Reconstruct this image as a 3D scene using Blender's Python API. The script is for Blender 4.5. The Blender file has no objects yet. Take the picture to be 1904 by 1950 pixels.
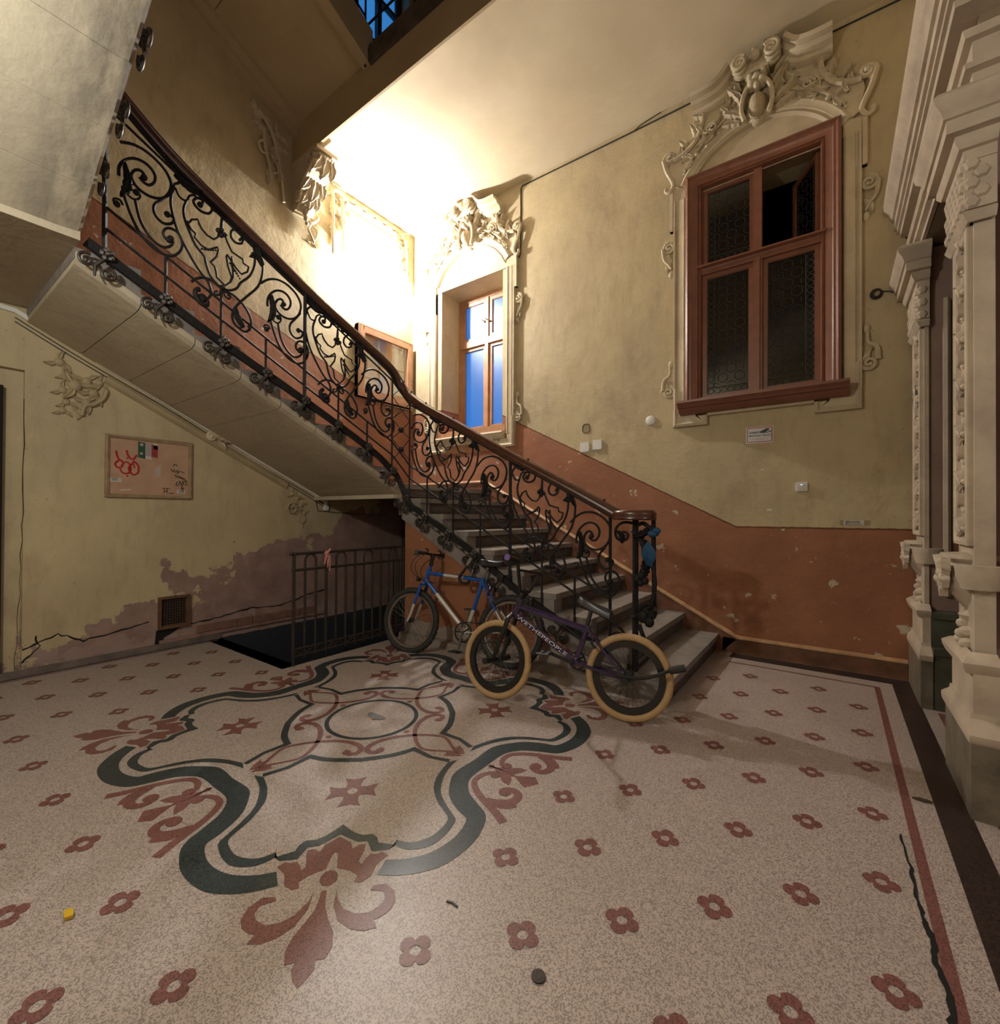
import bpy, bmesh, math, random
from mathutils import Vector, Matrix
random.seed(7)
S = bpy.context.scene
# ---------------------------------------------------------------- camera
FPX = 871.683
cd = bpy.data.cameras.new('camera'); cam = bpy.data.objects.new('camera', cd); S.collection.objects.link(cam)
cd.sensor_fit = 'HORIZONTAL'; cd.sensor_width = 36.0; cd.lens = 36.0 * FPX / 1904.0
cd.clip_start = .02; cd.clip_end = 60
yaw, pit, rol = math.radians(36.0818), math.radians(.4056), math.radians(.2814)
fw = Vector((-math.sin(yaw) * math.cos(pit), math.cos(yaw) * math.cos(pit), math.sin(pit)))
rt = Vector((math.cos(yaw), math.sin(yaw), 0)); up = rt.cross(fw)
r2 = rt * math.cos(rol) + up * math.sin(rol); u2 = up * math.cos(rol) - rt * math.sin(rol)
M = Matrix((r2, u2, -fw)).transposed().to_4x4(); M.translation = Vector((0, 0, 1.2))
cam.matrix_world = M; S.camera = cam
# ---------------------------------------------------------------- world, lights, exposure
S.view_settings.view_transform = 'Standard'; S.view_settings.look = 'None'
S.view_settings.gamma = 1; S.view_settings.exposure = .93
try: S.view_settings.use_curve_mapping = False
except Exception: pass
W = bpy.data.worlds.new('dusk_sky'); S.world = W; W.use_nodes = True
bg = W.node_tree.nodes['Background']; bg.inputs[0].default_value = (.045, .27, .78, 1); bg.inputs[1].default_value = .48
def point(name, loc, col, power, rad):
    l = bpy.data.lights.new(name, 'POINT'); l.color = col; l.energy = power; l.shadow_soft_size = rad
    o = bpy.data.objects.new(name, l); o.location = loc; S.collection.objects.link(o); return o
LAMP = Vector((-4.64, 3.74, 4.29)); HALL = Vector((-2.05, -.56, 2.66))
LCOL, LAMPW = (1, .985, .97), 168           # colour and watts of the wall lamp's bulb
point('hall_lamp_light', HALL, (1, 1.0, .90), 54, .07)
point('passage_fill_light', (2.6, .2, 2.9), (1, .97, .94), 30, .15)  # unseen fill light, added to brighten the right-hand floor and pilasters
# ---------------------------------------------------------------- room numbers (metres; the camera stands over the origin)
XL, YB, CZ = -4.81, 4.49, 5.13          # left wall, back wall, ceiling
RIS, TRD = .1510, .2906
def nose(k): return -.845 - TRD * (k - 1)   # lower flight nosing
YI, XI = 3.06, -3.45                      # inner edges of the two flights
UP = [(3.10, 1.51), (2.93, 1.655), (2.735, 1.805), (2.44, 1.95), (2.145, 2.10), (1.85, 2.25), (1.555, 2.40), (1.26, 2.55), (.965, 2.70)]
def soffit(y): return 1.381 + (3.11 - y) * .507
# ---------------------------------------------------------------- materials
MATS = {}
class NT:
    def __init__(s, name, rough=.6, spec=.5):
        s.m = bpy.data.materials.new(name); s.m.use_nodes = True; s.t = s.m.node_tree
        s.b = s.t.nodes['Principled BSDF']; s.b.inputs['Roughness'].default_value = rough
        s.b.inputs['Specular IOR Level'].default_value = spec; s._p = None
    def n(s, typ, ins=None, **kw):
        x = s.t.nodes.new(typ)
        for k, v in kw.items(): setattr(x, k, v)
        for k, v in (ins or {}).items():
            if isinstance(v, bpy.types.NodeSocket): s.t.links.new(v, x.inputs[k])
            else: x.inputs[k].default_value = v
        return x
    def pos(s):
        if s._p is None: s._p = s.n('ShaderNodeNewGeometry').outputs['Position']
        return s._p
    def xyz(s): return s.n('ShaderNodeSeparateXYZ', {0: s.pos()}).outputs
    def ma(s, op, a, b=0.0, c=0.0): return s.n('ShaderNodeMath', {0: a, 1: b, 2: c}, operation=op).outputs[0]
    def noise(s, scale, detail=4, rough=.55, stretch=None, off=0):
        v = s.pos()
        if stretch or off: v = s.n('ShaderNodeMapping', {0: v, 1: (off, off, off), 3: stretch or (1, 1, 1)}).outputs[0]
        return s.n('ShaderNodeTexNoise', {'Vector': v, 'Scale': scale, 'Detail': detail, 'Roughness': rough}).outputs['Fac']
    def ramp(s, f, a, b): return s.n('ShaderNodeMapRange', {0: f, 1: a, 2: b, 3: 0.0, 4: 1.0}).outputs[0]
    def mix(s, f, a, b):
        x = s.n('ShaderNodeMix', data_type='RGBA')
        for i, v in ((0, f), (6, a), (7, b)):
            if isinstance(v, bpy.types.NodeSocket): s.t.links.new(v, x.inputs[i])
            elif i == 0: x.inputs[0].default_value = v
            else: x.inputs[i].default_value = (*v, 1)
        return x.outputs[2]
    def col(s, c):
        if isinstance(c, bpy.types.NodeSocket): s.t.links.new(c, s.b.inputs['Base Color'])
        else: s.b.inputs['Base Color'].default_value = (*c, 1)
    def bump(s, h, strength=.3, dist=.01):
        x = s.n('ShaderNodeBump', {'Strength': strength, 'Distance': dist, 'Height': h}); s.t.links.new(x.outputs[0], s.b.inputs['Normal'])
def simple(name, c, rough=.6, c2=None, scale=6, spec=.5, metal=0, bump=0, bscale=60, bdist=.004, stretch=None):
    if name in MATS: return MATS[name]
    k = NT(name, rough, spec); k.b.inputs['Metallic'].default_value = metal
    if c2: k.col(k.mix(k.ramp(k.noise(scale, 5, .6, stretch), .35, .68), c, c2))
    else: k.col(c)
    if bump: k.bump(k.noise(bscale, 4, .6), bump, bdist)
    MATS[name] = k.m; return k.m
YEL, YEL2 = (.555, .455, .275), (.43, .345, .215)
TER, TER2 = (.35, .148, .078), (.27, .112, .060)
def wall_mat(name, side):
    k = NT(name, .62, .35); x, y, z = k.xyz()
    big = k.noise(1.1, 5, .6); fine = k.noise(14, 5, .65, (1, 1, .25))
    c = k.mix(k.ramp(big, .38, .70), YEL, YEL2)
    c = k.mix(k.ma('MULTIPLY', k.ramp(fine, .50, .75), .45), c, (.36, .27, .17))
    c = k.mix(k.ma('MULTIPLY', k.ramp(k.noise(2.1, 7, .68, (1, 1, .6), 21), .54, .74), .55), c, (.30, .215, .145))
    c = k.mix(k.ma('MULTIPLY', k.ramp(k.noise(38, 3, .6, None, 31), .66, .76), .6), c, (.25, .17, .11))
    h = k.ma('MULTIPLY', k.noise(4, 5, .6), 1.0)
    wob = k.ma('MULTIPLY', k.ma('SUBTRACT', k.noise(25, 3), .5), .012)
    if side == 'back':
        line = k.ma('MINIMUM', k.ma('MAXIMUM', k.ma('MULTIPLY_ADD', x, -.511, 1.121 - .708 * .511), 1.115), 2.61)
    else:
        line = k.ma('MAXIMUM', k.ma('MULTIPLY_ADD', y, -.365, 2.926 + 3.257 * .365), 2.66)
    d = k.ma('ADD', k.ma('SUBTRACT', line, z), wob)
    ter = k.ma('GREATER_THAN', d, 0.0)
    if side == 'left':
        st = k.ma('MULTIPLY_ADD', y, -.507, 1.45 + 3.11 * .507)
        ter = k.ma('MULTIPLY', ter, k.ma('GREATER_THAN', z, k.ma('MAXIMUM', st, 1.40)))
        ter = k.ma('MULTIPLY', ter, k.ma('GREATER_THAN', y, .7))
    tc = k.mix(k.ramp(k.noise(2.3, 5, .6, off=3), .35, .68), TER, TER2)
    pl = k.ma('GREATER_THAN', k.noise(5.5, 8, .62, off=7), .645)
    pl2 = k.ma('GREATER_THAN', k.noise(24, 4, .6, off=9), .715)
    pl = k.ma('MAXIMUM', pl, pl2)
    tc = k.mix(pl, tc, (.50, .43, .33))
    edge = k.ma('LESS_THAN', k.ma('ABSOLUTE', k.ma('SUBTRACT', d, .006)), .009)
    tc2 = k.mix(edge, tc, (.16, .055, .02))
    c = k.mix(ter, c, tc2)
    h = k.ma('SUBTRACT', h, k.ma('MULTIPLY', k.ma('MULTIPLY', pl, ter), .5))
    if side == 'left':
        # bare pinkish render where the paint has come off low on the wall
        t = k.ma('MULTIPLY_ADD', y, .36, -.02)
        pk = k.ma('MULTIPLY_ADD', k.ma('SUBTRACT', k.noise(2.6, 9, .62, off=2), .5), 2.1, t)
        bare = k.ma('GREATER_THAN', k.ma('SUBTRACT', pk, z), 0.0)
        bc = k.mix(k.ramp(k.noise(5, 6, .6, off=5), .35, .7), (.36, .235, .20), (.23, .15, .13))
        c = k.mix(bare, c, bc)
        pk2 = k.ma('MULTIPLY_ADD', k.ma('SUBTRACT', k.noise(6, 8, .65, off=12), .5), 1.6, .12)
        b2 = k.ma('GREATER_THAN', k.ma('SUBTRACT', pk2, z), 0.0)
        c = k.mix(b2, c, k.mix(k.noise(9, 5), (.40, .29, .26), (.27, .19, .17)))
        h = k.ma('SUBTRACT', h, k.ma('MULTIPLY', k.ma('MAXIMUM', bare, b2), .55))
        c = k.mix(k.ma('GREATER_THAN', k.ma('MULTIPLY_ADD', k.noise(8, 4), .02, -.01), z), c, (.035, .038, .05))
    k.col(c); k.bump(k.ma('ADD', h, k.ma('MULTIPLY', k.noise(55, 4), .12)), .55, .02)
    MATS[name] = k.m; return k.m
def terrazzo(name, a, b, dark, rough=.40, chip=210, drk=.33):
    k = NT(name, rough, .5)
    v = k.n('ShaderNodeTexVoronoi', {'Vector': k.pos(), 'Scale': chip}); cell = v.outputs['Color']
    sep = k.n('ShaderNodeSeparateColor', {0: cell}).outputs
    c = k.mix(sep[0], a, b)
    c = k.mix(k.ma('LESS_THAN', sep[1], drk), c, dark)
    c = k.mix(k.ma('MULTIPLY', k.ramp(k.noise(1.7, 6, .6), .50, .78), .40), c, tuple(q * .62 for q in a))
    k.col(c)
    k.t.links.new(k.ma('MULTIPLY_ADD', k.noise(3.2, 5), .22, rough - .11), k.b.inputs['Roughness'])
    k.bump(k.ma('ADD', v.outputs['Distance'], k.noise(6, 3)), .06, .003)
    MATS[name] = k.m; return k.m
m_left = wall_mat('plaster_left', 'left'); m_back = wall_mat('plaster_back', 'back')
m_floor = terrazzo('terrazzo_beige', (.485, .40, .36), (.41, .335, .30), (.24, .20, .18), .40, 300, .36)
m_dark = terrazzo('terrazzo_dark', (.022, .034, .038), (.045, .062, .066), (.010, .014, .016), .34, 300, .3)
m_red = terrazzo('terrazzo_red', (.225, .090, .080), (.185, .074, .065), (.11, .045, .038), .42, 300, .3)
m_black = terrazzo('terrazzo_black', (.030, .017, .015), (.045, .026, .022), (.012, .008, .008), .42)
m_ceil = simple('plaster_ceiling', (.68, .585, .42), .7, (.58, .49, .34), 1.2, .3, bump=.25, bscale=9, bdist=.012)
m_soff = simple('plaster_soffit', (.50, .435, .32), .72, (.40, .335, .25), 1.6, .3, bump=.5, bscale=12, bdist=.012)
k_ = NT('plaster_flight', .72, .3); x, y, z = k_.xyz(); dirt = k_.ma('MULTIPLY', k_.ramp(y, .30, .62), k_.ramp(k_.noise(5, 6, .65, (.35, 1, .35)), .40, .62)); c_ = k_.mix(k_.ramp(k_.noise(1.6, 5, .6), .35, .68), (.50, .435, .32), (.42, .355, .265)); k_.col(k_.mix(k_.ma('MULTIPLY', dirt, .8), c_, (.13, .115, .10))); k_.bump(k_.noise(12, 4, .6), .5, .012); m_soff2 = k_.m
m_tan = simple('plaster_tan', (.46, .36, .215), .72, (.39, .30, .18), 1.4, .3, bump=.25, bscale=9, bdist=.01)
m_stuc = simple('stucco_cream', (.62, .525, .36), .66, (.49, .40, .28), 5, .35, bump=.3, bscale=40, bdist=.004)
m_pil = simple('stucco_pilaster', (.56, .47, .36), .6, (.42, .34, .27), 6, .4, bump=.35, bscale=35, bdist=.005)
m_pilb = simple('stone_base_worn', (.22, .185, .14), .5, (.10, .085, .06), 7, .5, bump=.4, bscale=25, bdist=.006)
m_purp = simple('plaster_brown', (.34, .23, .20), .6, (.26, .17, .15), 3, .4, bump=.2, bscale=20)
m_stone = simple('stone_step', (.255, .225, .205), .55, (.17, .15, .135), 9, .4, bump=.3, bscale=50, bdist=.003)
m_riser = simple('stone_riser', (.12, .10, .085), .6, (.075, .062, .052), 8, .4)
m_iron = simple('iron_black', (.012, .011, .012), .62, (.022, .020, .020), 30, .2, bump=.2, bscale=120, bdist=.001)
m_irong = simple('iron_rusty', (.018, .016, .015), .5, (.045, .028, .018), 22, .5)
m_wood = simple('wood_handrail', (.105, .036, .018), .28, (.055, .018, .010), 14, .6, stretch=(1, 1, 4))
m_frame = simple('paint_brown', (.235, .092, .054), .38, (.185, .072, .042), 10, .5, bump=.12, bscale=45, bdist=.002)
m_framel = simple('paint_tan', (.44, .235, .13), .42, (.36, .18, .10), 10, .5)
m_trim = simple('paint_ochre_trim', (.50, .30, .15), .45, (.34, .19, .10), 12, .5, bump=.2, bscale=50)
m_void = simple('dark_interior', (.006, .0055, .005), .9)
m_white = simple('white_plastic', (.72, .70, .66), .4)
m_wood2 = simple('dark_timber', (.035, .027, .02), .6)
def glass_mat(name, col, rough=.35, mixf=.5):
    k = NT(name, rough); nt = k.t
    tr = k.n('ShaderNodeBsdfTransparent', {0: (*col, 1)}); tl = k.n('ShaderNodeBsdfTranslucent', {0: (*col, 1)})
    gl = k.n('ShaderNodeBsdfGlossy', {0: (1, 1, 1, 1), 1: rough})
    a = k.n('ShaderNodeMixShader', {0: mixf, 1: tr.outputs[0], 2: tl.outputs[0]})
    b = k.n('ShaderNodeMixShader', {0: .06, 1: a.outputs[0], 2: gl.outputs[0]})
    nt.links.new(b.outputs[0], nt.nodes['Material Output'].inputs[0]); MATS[name] = k.m; return k.m
m_frost = glass_mat('glass_frosted', (.80, .92, 1), .35, .22)
m_dglass = glass_mat('glass_dark', (.30, .29, .26), .08, .10)
m_clear = glass_mat('glass_clear', (.93, .93, .9), .05, .03)
# ---------------------------------------------------------------- building helpers
I4 = Matrix.Identity(4)
class MB:
    def __init__(s): s.v = []; s.f = []
    def add(s, vs, fs): o = len(s.v); s.v += [tuple(v) for v in vs]; s.f += [tuple(i + o for i in f) for f in fs]; return s
    def box(s, a, b, bev=0):
        (x0, y0, z0), (x1, y1, z1) = [min(p, q) for p, q in zip(a, b)], [max(p, q) for p, q in zip(a, b)]
        vs = [(x, y, z) for x in (x0, x1) for y in (y0, y1) for z in (z0, z1)]
        return s.add(vs, [(0, 1, 3, 2), (4, 6, 7, 5), (0, 4, 5, 1), (2, 3, 7, 6), (0, 2, 6, 4), (1, 5, 7, 3)])
    def prism(s, poly, fn, d0, d1):           # polygon (a,b) extruded from d0 to d1 through fn(a,b,d)
        n = len(poly); vs = [fn(a, b, d0) for a, b in poly] + [fn(a, b, d1) for a, b in poly]
        return s.add(vs, [tuple(range(n)), tuple(range(2 * n - 1, n - 1, -1))] + [(i, i + n, (i + 1) % n + n, (i + 1) % n) for i in range(n)])
    def tube(s, pts, r, n=6, cap=True, closed=False, flat=1.0):
        pts = [Vector(p) for p in pts]; N = len(pts)
        if N < 2: return s
        rr = r if isinstance(r, (list, tuple)) else [r] * N
        vs = []; t0 = None; u = None
        for i, p in enumerate(pts):
            if closed: t = (pts[(i + 1) % N] - pts[i - 1])
            else: t = pts[min(i + 1, N - 1)] - pts[max(i - 1, 0)]
            t = t.normalized() if t.length > 1e-9 else Vector((0, 0, 1))
            if u is None: u = t.orthogonal().normalized()
            else: u = (u - t * u.dot(t)); u = u.normalized() if u.length > 1e-6 else t.orthogonal().normalized()
            w = t.cross(u)
            for k in range(n):
                a = 2 * math.pi * k / n + math.pi / n
                vs.append(p + (u * math.cos(a) + w * math.sin(a) * flat) * rr[i])
        fs = []
        for i in range(N if closed else N - 1):
            j = (i + 1) % N
            for k in range(n): fs.append((i * n + k, i * n + (k + 1) % n, j * n + (k + 1) % n, j * n + k))
        if cap and not closed: fs += [tuple(range(n - 1, -1, -1)), tuple((N - 1) * n + k for k in range(n))]
        return s.add(vs, fs)
    def lathe(s, prof, c, ax=Vector((0, 0, 1)), n=12, a0=0, a1=2 * math.pi):
        ax = Vector(ax).normalized(); u = ax.orthogonal().normalized(); w = ax.cross(u); c = Vector(c); m = len(prof); vs = []
        full = abs(a1 - a0 - 2 * math.pi) < 1e-6; K = n if full else n + 1
        for k in range(K):
            a = a0 + (a1 - a0) * k / n; d = u * math.cos(a) + w * math.sin(a)
            vs += [c + d * r + ax * h for r, h in prof]
        fs = [(k * m + i, (k + 1) % K * m + i, (k + 1) % K * m + i + 1, k * m + i + 1) for k in range(n) for i in range(m - 1)]
        return s.add(vs, fs)
    def ball(s, c, r, n=8, m=6):
        r = r if isinstance(r, (tuple, list)) else (r, r, r); vs = [(c[0], c[1], c[2] + r[2])]; fs = []
        for i in range(1, m):
            for k in range(n):
                a = math.pi * i / m; b = 2 * math.pi * k / n
                vs.append((c[0] + r[0] * math.sin(a) * math.cos(b), c[1] + r[1] * math.sin(a) * math.sin(b), c[2] + r[2] * math.cos(a)))
        vs.append((c[0], c[1], c[2] - r[2])); L = len(vs) - 1
        for k in range(n):
            fs.append((0, 1 + k, 1 + (k + 1) % n)); fs.append((L, 1 + (m - 2) * n + (k + 1) % n, 1 + (m - 2) * n + k))
            for i in range(m - 2): fs.append((1 + i * n + k, 1 + (i + 1) * n + k, 1 + (i + 1) * n + (k + 1) % n, 1 + i * n + (k + 1) % n))
        return s.add(vs, fs)
    def sweep(s, path, prof, closed=False, cap=True):   # path: list of (origin, offset axis, height axis); prof: (o,h)
        m = len(prof); vs = []; N = len(path)
        for o, a, b in path: vs += [Vector(o) + Vector(a) * p + Vector(b) * q for p, q in prof]
        fs = []
        for i in range(N if closed else N - 1):
            j = (i + 1) % N
            for k in range(m - 1): fs.append((i * m + k, i * m + k + 1, j * m + k + 1, j * m + k))
        if cap and not closed: fs += [tuple(range(m - 1, -1, -1)), tuple((N - 1) * m + k for k in range(m))]
        return s.add(vs, fs)
    def build(s, name, mat, parent=None, smooth=True, offset=None, ang=40):
        me = bpy.data.meshes.new(name)
        vs = s.v
        if offset: vs = [(v[0] - offset[0], v[1] - offset[1], v[2] - offset[2]) for v in vs]
        me.from_pydata(vs, [], s.f); me.validate()
        bm = bmesh.new(); bm.from_mesh(me); bmesh.ops.recalc_face_normals(bm, faces=bm.faces)
        bm.to_mesh(me); bm.free()
        me.materials.append(mat)
        if smooth:
            me.shade_smooth()
            try: me.set_sharp_from_angle(angle=math.radians(ang))
            except Exception: pass
        return link(name, me, parent, offset)
def link(name, me, parent=None, loc=None):
    o = bpy.data.objects.new(name, me); S.collection.objects.link(o)
    if loc: o.location = loc
    if parent is not None: adopt(o, parent)
    return o
def wloc(o):
    v = Vector((0, 0, 0)); p = o
    while p is not None:
        v = v + p.location + (p.matrix_parent_inverse.translation if p.parent else Vector((0, 0, 0))); p = p.parent
    return v
def adopt(o, parent):
    o.parent = parent; o.matrix_parent_inverse = Matrix.Translation(-wloc(parent)); return o
def tag(o, label, cat, group=None, kind=None):
    o['label'] = label
    if cat: o['category'] = cat
    if group: o['group'] = group
    if kind: o['kind'] = kind
    return o
def thing(name, label, cat, loc=(0, 0, 0), group=None):
    o = bpy.data.objects.new(name, None); o.location = loc; o.empty_display_size = .1; S.collection.objects.link(o)
    return tag(o, label, cat, group)
def struct(o): o['kind'] = 'structure'; return o
def wb(a, b, d): return (a, YB - d, b)      # back wall: along, up, out
def wl(a, b, d): return (XL + d, a, b)      # left wall
def smooth_pts(p, k=3):                     # Catmull-Rom through 2D/3D points
    p = [Vector(q) for q in p]; out = []
    for i in range(len(p) - 1):
        a, b, c, d = p[max(i - 1, 0)], p[i], p[i + 1], p[min(i + 2, len(p) - 1)]
        for j in range(k):
            t = j / k
            out.append(.5 * ((2 * b) + (c - a) * t + (2 * a - 5 * b + 4 * c - d) * t * t + (3 * b - a - 3 * c + d) * t ** 3))
    out.append(p[-1]); return out
# ================================================================ THE SETTING
# ---- floor with the cellar stair opening left out
b = MB()
for x0, x1, y0, y1 in ((XL - .3, 4.2, -1.6, 2.0), (XI, 4.2, 2.0, YB + .02)): b.box((x0, y0, -.12), (x1, y1, 0))
floor = struct(b.build('floor', m_floor, smooth=False))
# ---- walls
def holed(a0, a1, b0, b1, holes, fn, d0, d1, mb):
    xs = sorted({a0, a1, *[h[0] for h in holes], *[h[1] for h in holes]}); ys = sorted({b0, b1, *[h[2] for h in holes], *[h[3] for h in holes]})
    for i in range(len(xs) - 1):
        for j in range(len(ys) - 1):
            cx, cy = (xs[i] + xs[i + 1]) / 2, (ys[j] + ys[j + 1]) / 2
            if any(h[0] < cx < h[1] and h[2] < cy < h[3] for h in holes): continue
            mb.prism([(xs[i], ys[j]), (xs[i + 1], ys[j]), (xs[i + 1], ys[j + 1]), (xs[i], ys[j + 1])], fn, d0, d1)
SWIN = (-4.255, -3.245, 2.215, 4.185); BWIN = (-1.0, -.06, 2.24, 4.25)
b = MB(); holed(XL - .3, 4.2, -1.6, 9.2, [SWIN, BWIN], wb, 0, -.42, b)
struct(b.build('wall_back', m_back, smooth=False))
UWIN = (3.25, 4.38, 6.9, 8.9); RECESS = (-.6, .655, 0, 2.25)
b = MB(); holed(-1.6, YB, -1.6, 9.2, [UWIN, RECESS], wl, 0, -.3, b)
b.box((XL - .3, -.6, 0), (XL - .045, .655, 2.25))
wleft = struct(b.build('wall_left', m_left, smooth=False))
b = MB(); b.box((XL - .3, -1.7, -.1), (4.3, -1.5, 9.2)); struct(b.build('wall_front', m_tan, smooth=False))
b = MB(); b.box((4.1, -1.6, -.1), (4.3, 9, 9.2)); struct(b.build('wall_passage', m_purp, smooth=False))
b = MB(); b.box((.50, 2.62, 3.62), (.9, YB, 9.2)); b.box((.92, 2.70, 2.97), (4.1, 2.9, 9.2))
struct(b.build('wall_right', m_stuc, smooth=False))
b = MB(); b.box((XL - .3, -1.7, 9.0), (4.3, YB + .5, 9.2)); struct(b.build('ceiling_upper', m_tan, smooth=False))
# ---- ceiling over the lower flight: underside of the gallery floor
b = MB(); b.box((XL, 2.712, CZ), (4.2, YB, CZ + .02)); b.box((XL, 2.95, CZ + .02), (4.2, YB, CZ + .22)); b.box((.2, -1.6, CZ), (4.2, 2.73, CZ + .22))
struct(b.build('ceiling', m_ceil, smooth=False))
b = MB(); b.box((XL, 2.69, 5.04), (.6, 2.712, 5.50)); b.box((XL, 2.712, CZ + .02), (.6, 2.95, 5.50)); struct(b.build('trim_1', m_tan, smooth=False))
# ---- door recess at the far left
d = struct(MB().box((XL - .04, -.5, 0), (XL + .004, .548, 2.115)).build('door_1', m_void, smooth=False))
# cellar pit walls under the floor
b = MB(); b.box((XL, 1.88, -1.6), (XI, 2.0, -.0)); b.box((XL, 4.3, -1.6), (XI, 4.49, 1.2)); b.box((XI - .02, 1.9, -1.6), (XI + .1, YB, -.12)); b.box((XL, 1.9, -1.7), (XI, YB, -1.55))
struct(b.build('wall_cellar', simple('cellar_paint', (.030, .033, .042), .6), smooth=False))
# ================================================================ STAIRCASE
stair = thing('staircase', 'grey stone staircase turning twice round the well along the back and left walls', 'staircase', (-2, 3.8, 0))
for k in range(1, 11):
    x0 = nose(k); x1 = nose(k + 1) if k < 10 else nose(10) - .02
    yi = YI - (.10 if k == 1 else .03 if k == 2 else 0)
    if k < 10:
        b = MB().box((x1 - .02, yi, RIS * k - .045), (x0 + .015, YB, RIS * k))
        st = b.build('step', m_stone, stair, smooth=False)
        MB().box((x1 - .03, yi + .02, RIS * (k - 1) - .01), (x0 - .012, YB, RIS * k - .045)).build('riser', m_riser, st, smooth=False)
        MB().box((x0 - .10, yi + .004, RIS * (k - 1)), (x0 - .003, yi + .13, RIS * k - .045)).build('end_block', m_stone, st, smooth=False)
        if k < 4: MB().box((x1 - .02, yi + .005, RIS * (k - 1)), (x0 - .09, yi + .03, RIS * k - .045)).build('end_block', m_stone, st, smooth=False)
        b = MB()
        for a0, a1, h0, h1 in ((yi + .17, YB - .05, .018, .024), (yi + .17, YB - .05, .088, .094), (yi + .17, yi + .176, .018, .094), (YB - .056, YB - .05, .018, .094)):
            b.box((x0 - .02, a0, RIS * (k - 1) + h0), (x0 - .006, a1, RIS * (k - 1) + h1))
        b.build('riser_moulding', m_riser, st, smooth=False)
# quarter landing
b = MB().box((XL, YI - .02, RIS * 10 - .05), (nose(10) + .015, YB, RIS * 10)); b.box((XL, YI, 1.385), (nose(10) - .012, YB, RIS * 10 - .05))
MB().box((-3.5, YI, 1.40), (-3.463, YB, 1.46)).build('riser', m_riser, stair, smooth=False)
b.build('landing', m_stone, stair, smooth=False)
# closed string wall under the lower flight
def yz(d0): return lambda a, b_, d: (a, d0 + d, b_)
k_ = NT('plaster_string', .62, .35); x, y, z = k_.xyz()
lo = k_.ma('GREATER_THAN', k_.ma('MULTIPLY_ADD', k_.noise(6, 6, .6), .22, .06), z)
sp = k_.ma('GREATER_THAN', k_.noise(17, 6, .62, off=4), .66)
cc = k_.mix(k_.ramp(k_.noise(2.3, 5, .6), .35, .68), TER, TER2); cc = k_.mix(sp, cc, (.46, .39, .31))
cc = k_.mix(lo, cc, k_.mix(k_.noise(12, 5), (.42, .33, .28), (.25, .20, .18))); k_.col(cc); k_.bump(k_.ma('SUBTRACT', k_.noise(9, 5), k_.ma('MULTIPLY', k_.ma('MAXIMUM', sp, lo), .5)), .5, .015)
m_string = k_.m
poly = [(-.93, 0), (-3.43, 0), (-3.43, 1.36)] + [(nose(k) - .0, RIS * (k - 1) - .05) for k in range(10, 1, -1)]
MB().prism([(-.95, 0), (-3.43, 0), (-3.43, 1.24), (-3.3, 1.24), (-1.05, .03)], lambda a, b_, d: (a, 3.115 + d, b_), 0, .12).build('string_wall', m_string, stair, smooth=False)
MB().box((-3.43, 3.04, -.01), (-.98, 3.12, .055)).build('string_plinth', simple('plinth_worn', (.33, .27, .235), .6, (.17, .15, .13), 12, bump=.5, bscale=30, bdist=.01), stair, smooth=False)
# sloping stone band the railing stands on, lower flight
m_band = simple('stone_band', (.26, .225, .215), .6, (.17, .145, .14), 10, bump=.3, bscale=40)
def LZ(x): return .62 - (x + 2.11) * .5197       # line of the railing shoe, lower flight
MB().prism([(-1.02, LZ(-1.02) - .02), (-3.42, LZ(-3.42) - .02), (-3.42, LZ(-3.42) - .14), (-1.02, LZ(-1.02) - .14)], lambda a, b_, d: (a, 3.06 + d, b_), 0, .12).build('stringer_band', m_band, stair, smooth=False)
# upper flight: solid stone steps down to the soffit line
for i in range(1, len(UP)):
    y0, z0 = UP[i]; y1 = UP[i + 1][0] if i + 1 < len(UP) else .66
    zl = lambda y_: soffit(y_) + .02
    MB().prism([(y0, z0), (y1, z0), (y1, max(zl(y1), UP[min(i, 8)][1] - .5)), (y0, zl(y0)),], lambda a, b_, d: (XI - d, a, b_), 0, 1.36).build('step', m_stone, stair, smooth=False)
# soffit stones, one per tread, with open joints
ys = [3.10] + [u[0] for u in UP[1:]] + [.66]
for i in range(len(ys) - 1):
    y0, y1 = ys[i] - .003, ys[i + 1] + .003
    v = []
    prof = [(XI + .012, .04), (XI + .006, .012), (XI - .03, -.006), (XI - .10, -.012), (XL, -.012)]
    mb = MB(); nn = len(prof)
    for y_ in (y0, y1): v += [(px, y_, soffit(y_) + dz) for px, dz in prof] + [(px, y_, soffit(y_) + .05) for px, dz in reversed(prof)]
    n2 = 2 * nn
    mb.add(v, [tuple(range(n2)), tuple(range(2 * n2 - 1, n2 - 1, -1))] + [(i_, i_ + n2, (i_ + 1) % n2 + n2, (i_ + 1) % n2) for i_ in range(n2)])
    mb.build('soffit_stone', m_soff, stair, smooth=False)
MB().box((XL, 2.98, 1.36), (XI, 3.12, 1.40)).build('soffit_stone', m_soff, stair, smooth=False)
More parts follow.
